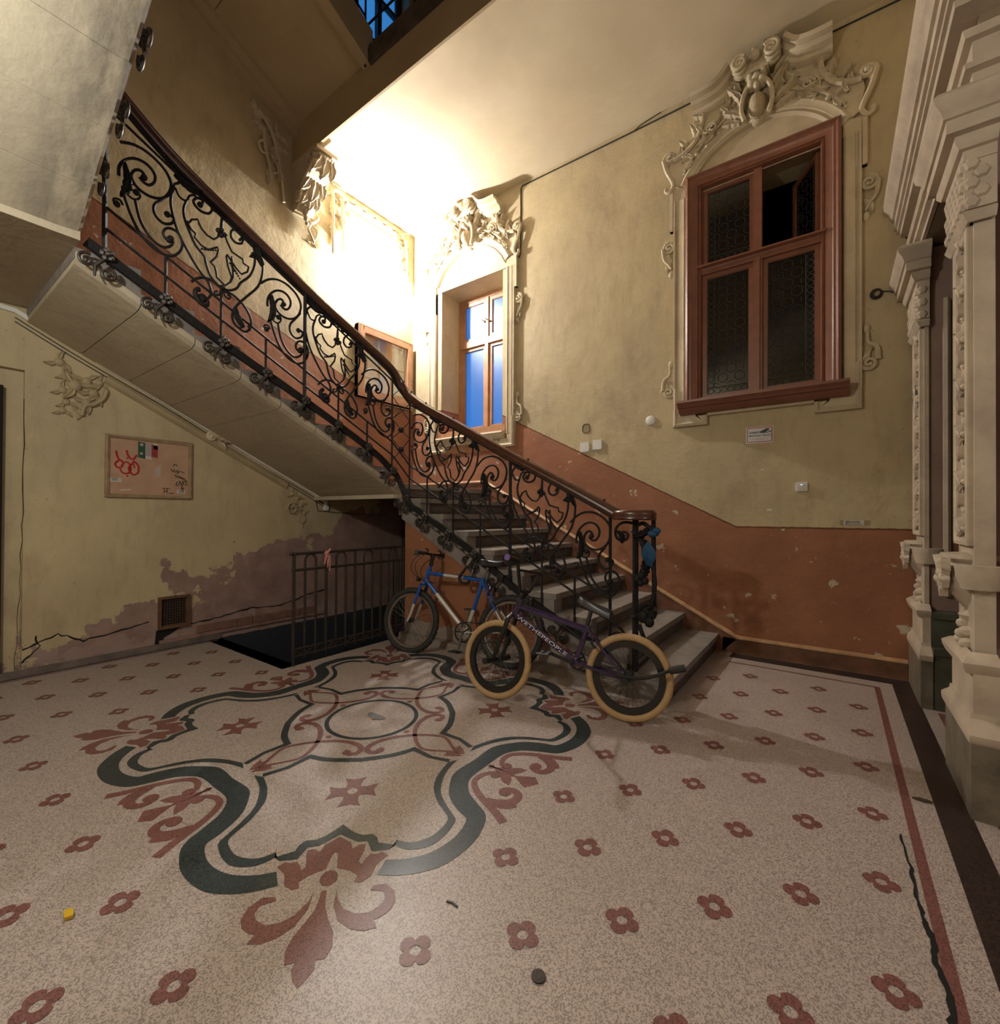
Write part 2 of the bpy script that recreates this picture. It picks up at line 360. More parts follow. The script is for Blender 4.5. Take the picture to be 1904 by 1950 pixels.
# second quarter landing and the flight that climbs overhead to the right
Z2 = 2.86
MB().box((XL, -1.5, 2.705), (-3.36, .665, Z2)).build('landing', m_soff, stair, smooth=False)
def S2(x): return 2.735 + (x + 3.40) * .55
for i in range(11):
    x0 = -3.40 + .29 * i; x1 = x0 + .286
    edge = [(.668, .05), (.672, .015), (.655, -.006), (.58, -.012), (-1.5, -.012)]
    mb = MB(); v = []
    for x_ in (x0, x1): v += [(x_, py, S2(x_) + dz) for py, dz in edge] + [(x_, py, S2(x_) + .10) for py, dz in reversed(edge)]
    mb.add(v, [tuple(range(10)), tuple(range(19, 9, -1))] + [(q, q + 10, (q + 1) % 10 + 10, (q + 1) % 10) for q in range(10)])
    mb.build('soffit_stone', m_soff2, stair, smooth=False)
    MB().prism([(x0, S2(x0) + .06), (x0 + .29, S2(x0 + .29) + .06), (x0 + .29, S2(x0) + .26), (x0, S2(x0) + .26)], lambda a, b_, d: (a, .66 - d, b_), 0, 2.16).build('step', m_stone, stair, smooth=False)
# ---- flight of the storey above: only its underside shows
us = thing('upper_staircase', 'tan plastered underside of the next flight with moulded edge, above the left wall', 'staircase', (-4.1, 1.5, 5.5))
struct(MB().box((-3.46, 2.66, 5.36), (.6, 2.69, 5.53)).build('trim_5', simple('plaster_sooty', (.05, .04, .032), .8, (.11, .085, .06), 7), smooth=False))
def S3(y): return 5.42 + (2.72 - y) * .474
def slab(x0, x1, y0, y1, dz0, dz1, nm, mt): return MB().prism([(y0, S3(y0) + dz0), (y1, S3(y1) + dz0), (y1, S3(y1) + dz1), (y0, S3(y0) + dz1)], lambda a, b_, d: (x0 + d, a, b_), 0, x1 - x0).build(nm, mt, us, smooth=False)
for i in range(3): slab(XL + .2, -3.58, 2.72 - .9 * i, 2.72 - .9 * (i + 1) + .006, 0, .25, 'soffit_stone', m_tan)
slab(XL, XL + .10, 2.72, -.3, -.10, .2, 'cornice', m_tan); slab(XL + .10, XL + .2, 2.72, -.3, -.05, .2, 'cornice', m_tan)
slab(-3.58, -3.48, 2.72, -.3, -.05, .3, 'stringer', m_tan)
# ---- skirting that follows the stairs on the back wall
def trim(pts, w, out, name, mat, fn, h0=0):
    path = []
    for i, p in enumerate(pts):
        p = Vector(p); t = (Vector(pts[min(i + 1, len(pts) - 1)]) - Vector(pts[max(i - 1, 0)])).normalized(); nrm = Vector((-t.y, t.x))
        if nrm.y < 0: nrm = -nrm
        if 0 < i < len(pts) - 1:
            t1 = (p - Vector(pts[i - 1])).normalized(); nrm = nrm / max(.5, nrm.dot(Vector((-t1.y, t1.x)) if Vector((-t1.y, t1.x)).y > 0 else -Vector((-t1.y, t1.x))))
        path.append((p, nrm))
    prof = [(0, 0), (0, out * .6), (w * .35, out), (w * .7, out * .85), (w, out * .25), (w, 0)]
    mb = MB(); m = len(prof)
    for p, nrm in path:
        for o_, h in prof: q = p + nrm * o_; mb.v.append(tuple(fn(q.x, q.y, h + h0)))
    for i in range(len(path) - 1):
        for j in range(m - 1): mb.f.append((i * m + j, i * m + j + 1, (i + 1) * m + j + 1, (i + 1) * m + j))
    mb.f += [tuple(range(m)), tuple((len(path) - 1) * m + j for j in range(m))]
    return mb.build(name, mat)
sk = [(.44, .118), (-.69, .118), (-3.50, 1.60), (XL + .01, 1.60)]
struct(trim(sk, .035, .03, 'trim_2', m_trim, wb))
b = MB().prism([(.44, 0), (-.80, 0), (-.80, .13), (-.69, .12), (.44, .12)], wb, 0, .012); b.prism([(-.8, 0), (-3.5, 1.5), (XL, 1.5), (XL, 1.6), (-3.5, 1.6), (-.69, .12)], wb, 0, .012)
struct(b.build('baseboard_back', simple('paint_brown_base', (.24, .105, .060), .5, (.13, .06, .036), 7, bump=.2), smooth=False))
b = MB().box((XL, -1.5, 0), (XL + .03, 1.99, .05)); struct(b.build('baseboard_left', simple('base_dirty', (.20, .155, .14), .7, (.10, .085, .08), 6, bump=.4, bscale=20), smooth=False))
struct(trim([(3.2, 1.60), (XL * 0 + 4.49, 1.60)], .035, .03, 'trim_3', m_trim, wl))
# ================================================================ FLOOR INLAYS (terrazzo cast in other colours; parts of the floor)
FC = Vector((-2.2, 1.752)); R2 = 2 ** .5
def fxy(p, q): return (FC.x + (p + q) / R2, FC.y + (q - p) / R2)
def rot(pt, k):
    p, q = pt
    for _ in range(k): p, q = -q, p
    return p, q
def flat_mesh(loops, z):
    mb = MB()
    for L in loops: mb.add([(x, y, z) for x, y in L] + [(x, y, z - .004) for x, y in L], [tuple(range(len(L)))] + [(i, (i + 1) % len(L), (i + 1) % len(L) + len(L), i + len(L)) for i in range(len(L))])
    return mb
def inlay(name, mat, L, z): return flat_mesh([L], z).build(name, mat, floor, smooth=False)
def band(name, mat, outer, inner, z, closed=False):
    mb = MB(); n = len(outer); mb.v = [(*p, z) for p in outer] + [(*p, z) for p in inner]
    for i in range(n if closed else n - 1): j = (i + 1) % n; mb.f.append((i, j, n + j, n + i))
    return mb.build(name, mat, floor, smooth=False)
def resample(pts, n):
    pts = [Vector(p) for p in smooth_pts([(*p, 0) for p in pts], 5)]; ds = [0]
    for a, c in zip(pts, pts[1:]): ds.append(ds[-1] + (c - a).length)
    out = []; j = 0
    for i in range(n):
        d = ds[-1] * i / (n - 1)
        while j < len(ds) - 2 and ds[j + 1] < d: j += 1
        t = (d - ds[j]) / max(1e-9, ds[j + 1] - ds[j]); q = pts[j].lerp(pts[j + 1], t); out.append((q.x, q.y))
    return out
def ribbon(pts, w0, w1, n=26):
    pts = resample(pts, n); a, c = [], []
    for i, p in enumerate(pts):
        q0, q1 = Vector(pts[max(i - 1, 0)]), Vector(pts[min(i + 1, n - 1)]); t = (q1 - q0).normalized(); s = i / (n - 1)
        w = (w0 + (w1 - w0) * s) / 2; nn = Vector((-t.y, t.x)) * w; P = Vector(p)
        a.append(tuple(P + nn)); c.append(tuple(P - nn))
    return a, c
outer_o = [(1.217, -.155), (1.231, -.229), (1.228, -.304), (1.208, -.376), (1.16, -.444), (1.104, -.497), (1.052, -.527), (.999, -.548), (.955, -.55), (.92, -.537), (.875, -.52), (.81, -.499), (.728, -.505), (.672, -.54), (.607, -.607)]
outer_i = [(1.154, -.179), (1.160, -.236), (1.151, -.306), (1.125, -.363), (1.078, -.421), (1.017, -.461), (.973, -.473), (.949, -.456), (.883, -.427), (.809, -.412), (.71, -.424), (.64, -.453), (.55, -.55)]
in_o = [(1.083, -.20), (1.115, -.25), (1.112, -.321), (1.075, -.375), (1.018, -.415), (.98, -.432), (.959, -.426), (.87, -.395), (.781, -.378), (.67, -.397), (.604, -.425), (.536, -.466)]
in_i = [(1.060, -.21), (1.082, -.265), (1.06, -.335), (1.019, -.375), (.973, -.401), (.93, -.391), (.856, -.362), (.75, -.348), (.668, -.365), (.61, -.39), (.558, -.418)]
crown_o = [(1.060, -.21), (1.085, -.206), (1.064, -.144), (1.036, -.138), (1.015, -.119), (1.015, -.083), (1.001, -.056), (.973, -.026), (.943, 0)]
crown_i = [(1.083, -.20), (1.105, -.185), (1.106, -.149), (1.105, -.125), (1.080, -.115), (1.051, -.104), (1.050, -.069), (1.03, -.04), (1.0, 0)]
redcrown = [(1.133, -.183), (1.113, -.163), (1.121, -.145), (1.117, -.123), (1.14, -.107), (1.161, -.099), (1.147, -.086), (1.095, -.099), (1.066, -.1), (1.065, -.077), (1.082, -.056), (1.049, -.046), (1.012, 0), (1.09, 0), (1.099, -.009), (1.167, -.018), (1.185, -.064), (1.21, -.092), (1.236, -.085), (1.242, -.105), (1.22, -.135), (1.168, -.15)]
petalL = [(1.255, -.035), (1.292, -.041), (1.338, -.07), (1.359, -.105), (1.363, -.145), (1.342, -.177), (1.316, -.191), (1.289, -.184), (1.277, -.142), (1.261, -.149), (1.259, -.188), (1.291, -.217), (1.331, -.224), (1.363, -.21), (1.382, -.186), (1.39, -.165), (1.418, -.176), (1.423, -.138), (1.411, -.1), (1.379, -.061), (1.322, -.037)]
petalC = [(1.258, -.012), (1.258, .004), (1.317, .012), (1.365, .030), (1.414, .055), (1.461, .061), (1.494, .048), (1.493, .024), (1.52, .027), (1.552, .008), (1.563, -.004), (1.545, -.02), (1.515, -.032), (1.492, -.028), (1.497, -.054), (1.457, -.064), (1.416, -.056), (1.375, -.036), (1.331, -.016), (1.292, -.012)]
cross = [(.728 + a * c - b_ * s, a * s + b_ * c) for c, s in ((1, 0), (0, 1), (-1, 0), (0, -1)) for a, b_ in ((.032, -.032), (.060, -.030), (.104, -.046), (.090, 0), (.104, .046), (.060, .030))]
cen = [(.555, -.422), (.499, -.323), (.421, -.250), (.452, -.19), (.472, -.12), (.488, 0)]
cen_in = [(.53, -.431), (.484, -.343), (.382, -.255), (.415, -.19), (.437, -.12), (.452, 0)]
vbud = [(.615, .608), (.606, .634), (.632, .640), (.645, .686), (.655, .754), (.678, .784), (.697, .745), (.701, .714), (.717, .724), (.73, .772), (.742, .81), (.793, .811)]
v1 = [(.645, .690), (.626, .676), (.587, .679), (.552, .699), (.529, .735), (.531, .797), (.549, .856), (.573, .915), (.595, .965), (.614, 1.025)]
v1b = [(.562, .880), (.60, .898), (.645, .905), (.683, .897), (.705, .863), (.693, .828), (.657, .813), (.638, .830), (.655, .848)]
v1leaf = [(.572, .898), (.612, .938), (.664, .944), (.686, .938), (.678, .905), (.628, .902)]
s1 = [(.46, -.46), (.31, -.418), (.272, -.359), (.254, -.272), (.255, -.18), (.278, -.092), (.32, -.035), (.364, -.014), (.403, -.028), (.409, -.062), (.385, -.092), (.367, -.075)]
def mir(L): return [(p, -q) for p, q in L]
def swp(L): return [(q, p) for p, q in L]
Z1, Z2f = .0012, .0016
for k in range(4):
    T = lambda L: [fxy(*rot(p, k)) for p in L]
    for m in (0, 1):
        mm = mir if m else (lambda L: L)
        band('band_inlay', m_dark, T(mm(resample(outer_o, 40))), T(mm(resample(outer_i, 40))), Z1)
        band('line_inlay', m_dark, T(mm(resample(in_o, 40))), T(mm(resample(in_i, 40))), Z1)
        band('crown_inlay', m_dark, T(mm(crown_o)), T(mm(crown_i)), Z1)
        a = resample(cen[2:], 10); c = resample(cen_in[2:], 10)
        band('line_inlay', m_dark, T(mm(cen[:2] + a)), T(mm(cen_in[:2] + c)), Z1)
        inlay('petal_inlay', m_red, T(mm(petalL)), Z1)
        inlay('leaf_inlay', m_red, T(mm(redcrown)), Z1)
        o, i_ = ribbon(mm(s1), .014, .036); band('scroll_inlay', m_red, T(o), T(i_), Z1)
        inlay('bud_inlay', m_red, T(mm([(.389 + .022 * math.cos(t) , -.082 + .022 * math.sin(t)) for t in [j * .7 for j in range(9)]])), Z2f)
        vv = swp if m else (lambda L: L)
        o, i_ = ribbon(vv(v1), .024, .036); band('scroll_inlay', m_red, T(o), T(i_), Z1)
        o, i_ = ribbon(vv(v1b), .05, .026); band('scroll_inlay', m_red, T(o), T(i_), Z2f)
        inlay('leaf_inlay', m_red, T(vv(v1leaf)), Z1)
        for cx, cy, r_ in ((.652, .832, .028), (.63, .697, .024)): inlay('bud_inlay', m_red, T(vv([(cx + r_ * math.cos(t), cy + r_ * math.sin(t)) for t in [j * .628 for j in range(10)]])), .002)
        inlay('tip_inlay', m_red, T(mm([(.49, -.505), (.44, -.50), (.40, -.485), (.42, -.47), (.405, -.44), (.45, -.455), (.47, -.465)])), Z2f)
    inlay('petal_inlay', m_red, T(petalC), Z1)
    inlay('oval_inlay', m_red, T([(1.208 + .033 * math.cos(t), .029 * math.sin(t)) for t in [j * .628 for j in range(10)]]), Z2f)
    inlay('cross_inlay', m_red, T(cross), Z1)
    inlay('cross_centre_inlay', m_floor, T([(.728 + .022 * math.cos(t), .022 * math.sin(t)) for t in [j * .785 for j in range(8)]]), .002)
    inlay('bud_inlay', m_red, T(vbud + swp(vbud)[::-1][1:]), Z1)
    inlay('dot_inlay', m_red, T([(.206 + .016 * math.cos(t), -.206 + .016 * math.sin(t)) for t in [j * .785 for j in range(8)]]), Z1)
ring = [(math.cos(t), math.sin(t)) for t in [2 * math.pi * j / 64 for j in range(64)]]
band('ring_inlay', m_dark, [fxy(.266 * a, .266 * c) for a, c in ring], [fxy(.242 * a, .242 * c) for a, c in ring], Z1, True)
# small four-lobed flowers on their lattice
o, h = [], []
for j in range(32):
    t = 2 * math.pi * j / 32 + math.pi / 4; r = .030 + .020 * abs(math.cos(2 * (t - math.pi / 4 - math.pi / 4))) ** .6
    o.append((r * math.cos(t), r * math.sin(t))); h.append((.0155 * math.cos(t), .0155 * math.sin(t)))
mb = MB(); mb.v = [(*p, 0) for p in o] + [(*p, 0) for p in h]
for i in range(32): j = (i + 1) % 32; mb.f.append((i, j, 32 + j, 32 + i))
fl0 = mb.build('flower_inlay', m_red, None, smooth=False); fme = fl0.data; first = True
for i in range(-11, 12):
    for j in range(-9, 14):
        if (i + j) % 2 or max(abs(i), abs(j)) < 6: continue
        dx = .2115 * i if i > 0 else .2165 * i
        x, y = FC.x + dx, FC.y + .2147 * j - .002
        if y > 4.05 or y < .12 or x > .16 or x < -4.7: continue
        if x < XI + .1 and y > 1.9: continue
        if y > 3.05 and x < -.75: continue
        if first: ob = fl0; ob.location = (x, y, .0014); adopt(ob, floor); first = False
        else: ob = link('flower_inlay', fme, floor, (x, y, .0014))
# border lines
def strip(name, mat, x0, x1, y0, y1, z=.001): return MB().box((x0, y0, z - .004), (x1, y1, z)).build(name, mat, floor, smooth=False)
strip('red_border', m_red, .232, .263, -1.4, 4.19); strip('red_border', m_red, -.70, .263, 4.172, 4.195, .0012)
strip('black_border', m_black, .339, .449, -1.4, 4.33); strip('black_border', m_black, -.72, .449, 4.325, 4.47, .0012)
strip('red_border', m_red, .515, .60, -1.4, 3.86)
strip('red_border', m_red, -4.735, -4.72, -1.4, 1.95); strip('black_border', m_black, XL + .02, -4.755, -1.4, 1.98)
# ================================================================ STUCCO HELPERS (wall-local: along, up, out)
def moulding(mb, pts, prof, fn, closed=False):
    n = len(pts); m = len(prof); base = len(mb.v); P = [Vector(p) for p in pts]
    for i, p in enumerate(P):
        a = P[i - 1] if (i > 0 or closed) else None; c = P[(i + 1) % n] if (i < n - 1 or closed) else None
        t0 = (p - a).normalized() if a is not None else None; t1 = (c - p).normalized() if c is not None else None
        if t0 is None: t0 = t1
        if t1 is None: t1 = t0
        n0, n1 = Vector((-t0.y, t0.x)), Vector((-t1.y, t1.x)); nn = n0 + n1
        nn = nn / max(.35, (nn.dot(n0))) if nn.length > 1e-6 else n0
        for o, h in prof: q = p + nn * o; mb.v.append(tuple(fn(q.x, q.y, h)))
    for i in range(n if closed else n - 1):
        j = (i + 1) % n
        for k in range(m - 1): mb.f.append((base + i * m + k, base + i * m + k + 1, base + j * m + k + 1, base + j * m + k))
    if not closed: mb.f += [tuple(base + k for k in range(m)), tuple(base + (n - 1) * m + k for k in range(m))]
    return mb
def spiral(mb, fn, cx, cy, r0, r1, a0, turns, w, h, dirn=1, n=22, taper=.7):
    pts, rr = [], []
    for i in range(n):
        s = i / (n - 1); a = a0 + dirn * 2 * math.pi * turns * s; r = r0 + (r1 - r0) * s
        pts.append(fn(cx + r * math.cos(a), cy + r * math.sin(a), h * (.6 + .4 * s))); rr.append(w * (1 - (1 - taper) * s))
    mb.tube(pts, rr, 6); mb.ball(pts[-1], w * 1.1, 6, 4)
def strand(mb, fn, pts, w, h, taper=.5, n=3):
    P = smooth_pts([(*p, 0) for p in pts], n); N = len(P)
    mb.tube([fn(p.x, p.y, h) for p in P], [w * (1 - (1 - taper) * i / (N - 1)) for i in range(N)], 6)
def leaf(mb, fn, x, y, ang, L, wd, h, lobes=3, base=.004, curl=.5):
    n = lobes * 4 + 1; ca, sa = math.cos(ang), math.sin(ang); rows = []
    for i in range(n):
        t = i / (n - 1); w = wd * (math.sin(math.pi * min(1, t * .92 + .08)) ** .7) * (.70 + .30 * abs(math.cos(math.pi * lobes * t)))
        bx, by = L * t, L * .12 * math.sin(math.pi * t * curl * 2)
        row = []
        for s, hh in ((-1, base), (-.5, h * .75), (0, h * .55), (.5, h * .75), (1, base)):
            lx, ly = bx + L * .06 * abs(s), by + s * w
            row.append(fn(x + lx * ca - ly * sa, y + lx * sa + ly * ca, hh * (1 + .6 * t * curl) if abs(s) < 1 else base))
        rows.append(row)
    base_i = len(mb.v); mb.v += [tuple(v) for r in rows for v in r]
    for i in range(n - 1):
        for k in range(4): a = base_i + i * 5 + k; mb.f.append((a, a + 1, a + 6, a + 5))
def dome(mb, fn, x, y, rx, ry, h, ang=0, n=10, m=4):
    b0 = len(mb.v); ca, sa = math.cos(ang), math.sin(ang)
    for i in range(m):
        e = math.pi / 2 * i / m
        for k in range(n):
            a = 2 * math.pi * k / n; px, py = rx * math.cos(e) * math.cos(a), ry * math.cos(e) * math.sin(a)
            mb.v.append(tuple(fn(x + px * ca - py * sa, y + px * sa + py * ca, h * math.sin(e))))
    mb.v.append(tuple(fn(x, y, h))); T = len(mb.v) - 1
    for i in range(m - 1):
        for k in range(n): mb.f.append((b0 + i * n + k, b0 + i * n + (k + 1) % n, b0 + (i + 1) * n + (k + 1) % n, b0 + (i + 1) * n + k))
    for k in range(n): mb.f.append((b0 + (m - 1) * n + k, b0 + (m - 1) * n + (k + 1) % n, T))
# ================================================================ WINDOW SURROUNDS
JP = [(0, 0), (0, .035), (.02, .05), (.035, .042), (.075, .042), (.085, .028), (.10, .05), (.115, .05), (.12, 0)]
def surround(c, label, low):
    t = thing('window_surround', label, 'stucco frame', (c, YB, 2.0))
    f = lambda s: (lambda a, b, d: wb(c + s * a, b, d))
    for s in (-1, 1):
        F = f(s); ph = []
        # jamb with its ears, outer half .70
        b = MB(); moulding(b, [(.585, low + .16), (.585, 4.17)], [(-o, h) for o, h in JP], F); b.build('jamb_moulding', m_stuc, t)
        b = MB(); moulding(b, [(.40, low + .085), (.40, low), (.70, low), (.70, low + .36)], [(0, 0), (0, .045), (.02, .058), (.04, .04), (.10, .04), (.10, 0)], F); b.build('ear_moulding', m_stuc, t)
        b = MB(); b.prism([(.585, 3.90), (.735, 3.90), (.735, 4.28), (.585, 4.30)], F, 0, .035); moulding(b, [(.735, 3.90), (.735, 4.28)], [(0, 0), (0, .05), (.03, .05), (.04, 0)], F); b.build('ear_block', m_stuc, t)
        for zc, sg in ((3.66, -1), (low + .36, 1)):
            b = MB(); spiral(b, F, .745, zc + (.10 if sg < 0 else -.02), .058, .012, math.pi / 2, 1.6, .016, .03, -1 if sg < 0 else 1)
            strand(b, F, [(.80, zc + .10), (.79, zc), (.75, zc - .06), (.725, zc - .11)] if sg < 0 else [(.80, zc), (.79, zc + .10), (.74, zc + .14), (.735, zc + .22)], .018, .026)
            dome(b, F, .73, zc - .15 if sg < 0 else zc + .25, .025, .04, .03); leaf(b, F, .72, zc - .02, -1.2 * sg * -1, .12, .03, .03, 2)
            b.build('side_scroll', m_stuc, t)
        # spandrel field with its scrolled corner
        def arch(x): R = (.64 ** 2 + .40 ** 2) / (2 * .40); return 4.70 - R + math.sqrt(R * R - x * x)
        fld = [(x / 10 * .64, arch(x / 10 * .64)) for x in range(0, 11)] + [(.69, 4.33), (.72, 4.50), (.70, 4.62), (.62, 4.60), (.55, 4.63), (.48, 4.72), (.44, 4.86), (0, 4.98)]
        MB().prism(fld, F, 0, .035).build('spandrel', m_stuc, t, smooth=False)
        b = MB(); spiral(b, F, .735, 4.60, .062, .012, -1.4, 1.5, .022, .06, 1); strand(b, F, [(.79, 4.60), (.76, 4.48), (.715, 4.38), (.70, 4.32), (.735, 4.27), (.77, 4.29), (.765, 4.32)], .022, .05, .7)
        b.build('corner_scroll', m_stuc, t)
        b = MB(); strand(b, F, [(.70, 4.56), (.60, 4.585), (.51, 4.65), (.455, 4.76), (.44, 4.88)], .024, .05, .8); b.build('edge_scroll', m_stuc, t)
        b = MB()
        for x, z, a, L in ((.62, 4.60, 2.6, .14), (.54, 4.66, 2.2, .15), (.50, 4.70, 1.2, .13), (.46, 4.79, 2.0, .13), (.58, 4.63, .9, .10), (.66, 4.56, 1.9, .10)): leaf(b, F, x, z, a, L, .035, .075, 3)
        b.build('acanthus_leaf', m_stuc, t)
        b = MB(); F0 = F; F = (lambda g: lambda a, z_, d: g(a, z_, d + .032))(F0)
        for x, z, r in ((.56, 4.47, .022), (.49, 4.52, .028), (.445, 4.60, .02), (.40, 4.56, .026), (.35, 4.66, .022), (.30, 4.62, .026), (.25, 4.70, .02), (.60, 4.40, .018)): dome(b, F, x, z, r, r * .8, r * 1.5)
        for x, z, a in ((.52, 4.50, .5), (.42, 4.58, 2.4), (.33, 4.64, .4), (.27, 4.68, 2.6), (.22, 4.74, .9), (.18, 4.70, 2.0), (.20, 4.80, 1.9)): leaf(b, F, x, z, a, .11, .026, .05, 2)
        spiral(b, F, .36, 4.70, .045, .008, 0, 1.3, .012, .045, 1)
        for x, z, a, L in ((.62, 4.50, 1.9, .10), (.585, 4.42, 2.3, .09), (.50, 4.60, 2.6, .12), (.40, 4.74, 2.9, .12), (.42, 4.84, .3, .10), (.30, 4.80, 2.4, .13), (.26, 4.88, 1.2, .10), (.45, 4.68, 1.1, .10)): leaf(b, F, x, z, a, L, .028, .05, 3)
        strand(b, F, [(.60, 4.42), (.52, 4.52), (.42, 4.62), (.30, 4.70), (.20, 4.76)], .014, .02, .7); strand(b, F, [(.42, 4.62), (.44, 4.70), (.38, 4.76), (.33, 4.72)], .011, .02, .7)
        b.build('flower_garland', m_stuc, t); F = F0
        # swan-neck pediment cornice
        cp = [(.52, 4.885), (.40, 4.885), (.30, 4.90), (.23, 4.935), (.18, 4.985), (.15, 5.02)]
        prof = [(-.02, 0), (-.02, .05), (-.005, .09), (.02, .10), (.03, .15), (.055, .17), (.06, .22), (.085, .235), (.095, 0)]
        b = MB(); moulding(b, [(q.x, q.y) for q in smooth_pts([(*p, 0) for p in cp], 3)], [(-o, h) for o, h in prof], F); b.build('pediment_cornice', m_stuc, t)
        b = MB(); 
        for d_ in (.14, .19, .24): spiral(b, lambda a, z, d: F(a, z, d_), .115, 5.0, .062, .010, 2.4, 1.8, .018, .2, -1)
        dome(b, lambda a, z, d: F(a, z, d + .12), .115, 5.0, .055, .055, .10); b.build('volute', m_stuc, t)
        b = MB(); F = (lambda g: lambda a, z_, d: g(a, z_, d + .03))(F); leaf(b, F, .10, 4.70, 1.1, .22, .04, .10, 3); leaf(b, F, .13, 4.62, .2, .14, .035, .07, 3); leaf(b, F, .12, 4.88, .8, .16, .035, .09, 3); leaf(b, F, .12, 4.66, .5, .15, .035, .09, 3); leaf(b, F, .13, 4.80, .9, .15, .03, .10, 2); strand(b, F, [(.09, 4.58), (.115, 4.68), (.10, 4.80), (.06, 4.87)], .02, .09, .9)
        b.build('cartouche_leaf', m_stuc, t)
    F = f(1)
    b = MB(); moulding(b, [(-.64 + 1.28 * i / 24, arch(-.64 + 1.28 * i / 24)) for i in range(25)], [(0, 0), (0, .05), (-.02, .062), (-.035, .05), (-.07, .05), (-.085, .035), (-.10, .05), (-.115, 0)], F); b.build('arch_moulding', m_stuc, t)
    b = MB(); moulding(b, [(-.40, low + .08), (.40, low + .08)], [(0, 0), (0, .04), (.02, .05), (.06, .04), (.08, .05), (.08, 0)], F); b.build('sill_moulding', m_stuc, t)
    b = MB(); dome(b, F, 0, 4.70, .10, .14, .10); b.build('cartouche_shield', m_stuc, t)
    b = MB(); dome(b, lambda a, z, d: F(a, z, d + .06), 0, 4.70, .072, .105, .11, n=14, m=5); b.build('cartouche_oval', simple('stucco_pitted', (.50, .40, .26), .8, (.40, .32, .21), 40, bump=.8, bscale=60, bdist=.008), t)
    b = MB()
    for x, z, r in ((-.04, 4.87, .04), (.04, 4.87, .04), (0, 4.91, .045), (-.05, 4.93, .03), (.05, 4.93, .03), (0, 4.84, .03)): dome(b, lambda a, z_, d: F(a, z_, d + .08), x, z, r, r, .09)
    b.build('fruit_cluster', m_stuc, t)
    b = MB(); b.ball(F(0, 5.045, .19), (.045, .045, .04), 8, 6); b.ball(F(-.01, 5.085, .19), (.025, .025, .025), 8, 5); b.prism([(-.09, 4.94), (.09, 4.94), (.07, 5.06), (-.07, 5.06)], F, .02, .16); b.build('finial', m_stuc, t)
    MB().prism([(-.585, 4.185)] + [(-.585 + 1.17 * i / 16, arch(-.585 + 1.17 * i / 16) - .10) for i in range(17)] + [(.585, 4.185)], F, 0, .012).build('tympanum', m_stuc, t, smooth=False)
    return t
surround(-.525, 'large cream stucco window surround with broken pediment around the brown leaded window', 2.035)
s2 = surround(-3.75, 'brightly lit cream stucco surround with broken pediment around the blue-lit niche window', 2.02)
# ================================================================ WINDOWS
def frame_rect(mb, fn, x0, x1, z0, z1, w, d0, d1):
    for a, b_, c, e in ((x0, x0 + w, z0, z1), (x1 - w, x1, z0, z1), (x0 + w, x1 - w, z0, z0 + w), (x0 + w, x1 - w, z1 - w, z1)):
        mb.prism([(a, c), (b_, c), (b_, e), (a, e)], fn, d0, d1)
def rect(mb, fn, x0, x1, z0, z1, d0, d1): return mb.prism([(x0, z0), (x1, z0), (x1, z1), (x0, z1)], fn, d0, d1)
w1 = struct(MB().build('window_1', m_frame)); w1['label'] = 'large brown painted casement window with dark leaded glass, upper right light ajar'
X0, X1, ZA, ZB = -1.105, .05, 2.24, 4.325; XM = -.525
b = MB(); moulding(b, [(X0, ZA), (X0, ZB), (X1, ZB), (X1, ZA)], [(0, 0), (0, .085), (-.02, .10), (-.035, .082), (-.05, .082), (-.06, .07), (-.10, .062), (-.105, .048), (-.125, .06), (-.135, .02), (-.135, -.02)], wb); b.build('outer_frame', m_frame, w1)
b = MB(); rect(b, wb, X0 + .13, X1 - .13, 3.40, 3.475, -.03, .045); moulding(b, [(X1 - .10, 3.49), (X0 + .10, 3.49)], [(0, 0), (0, .05), (.015, .085), (.03, .085), (.04, .05), (.05, .045), (.05, 0)], wb); b.build('transom', m_frame, w1)
b = MB(); rect(b, wb, XM - .035, XM + .035, 2.26, 3.42, -.02, .04); rect(b, wb, XM - .016, XM + .016, 2.26, 3.42, .04, .055); b.build('mullion', m_frame, w1)
b = MB(); rect(b, wb, XM - .03, XM + .03, 3.47, 4.22, -.03, .035); b.build('mullion', m_frame, w1)
b = MB(); moulding(b, [(X1 + .05, ZA + .0), (X0 - .05, ZA + .0)], [(0, 0), (0, .20), (.02, .20), (.035, .17), (.055, .16), (.06, .13), (.09, .11), (.105, .07), (.105, 0)], wb); rect(b, wb, X0 + .13, X1 - .15, ZA, ZA + .03, 0, .10); b.build('sill', m_frame, w1)
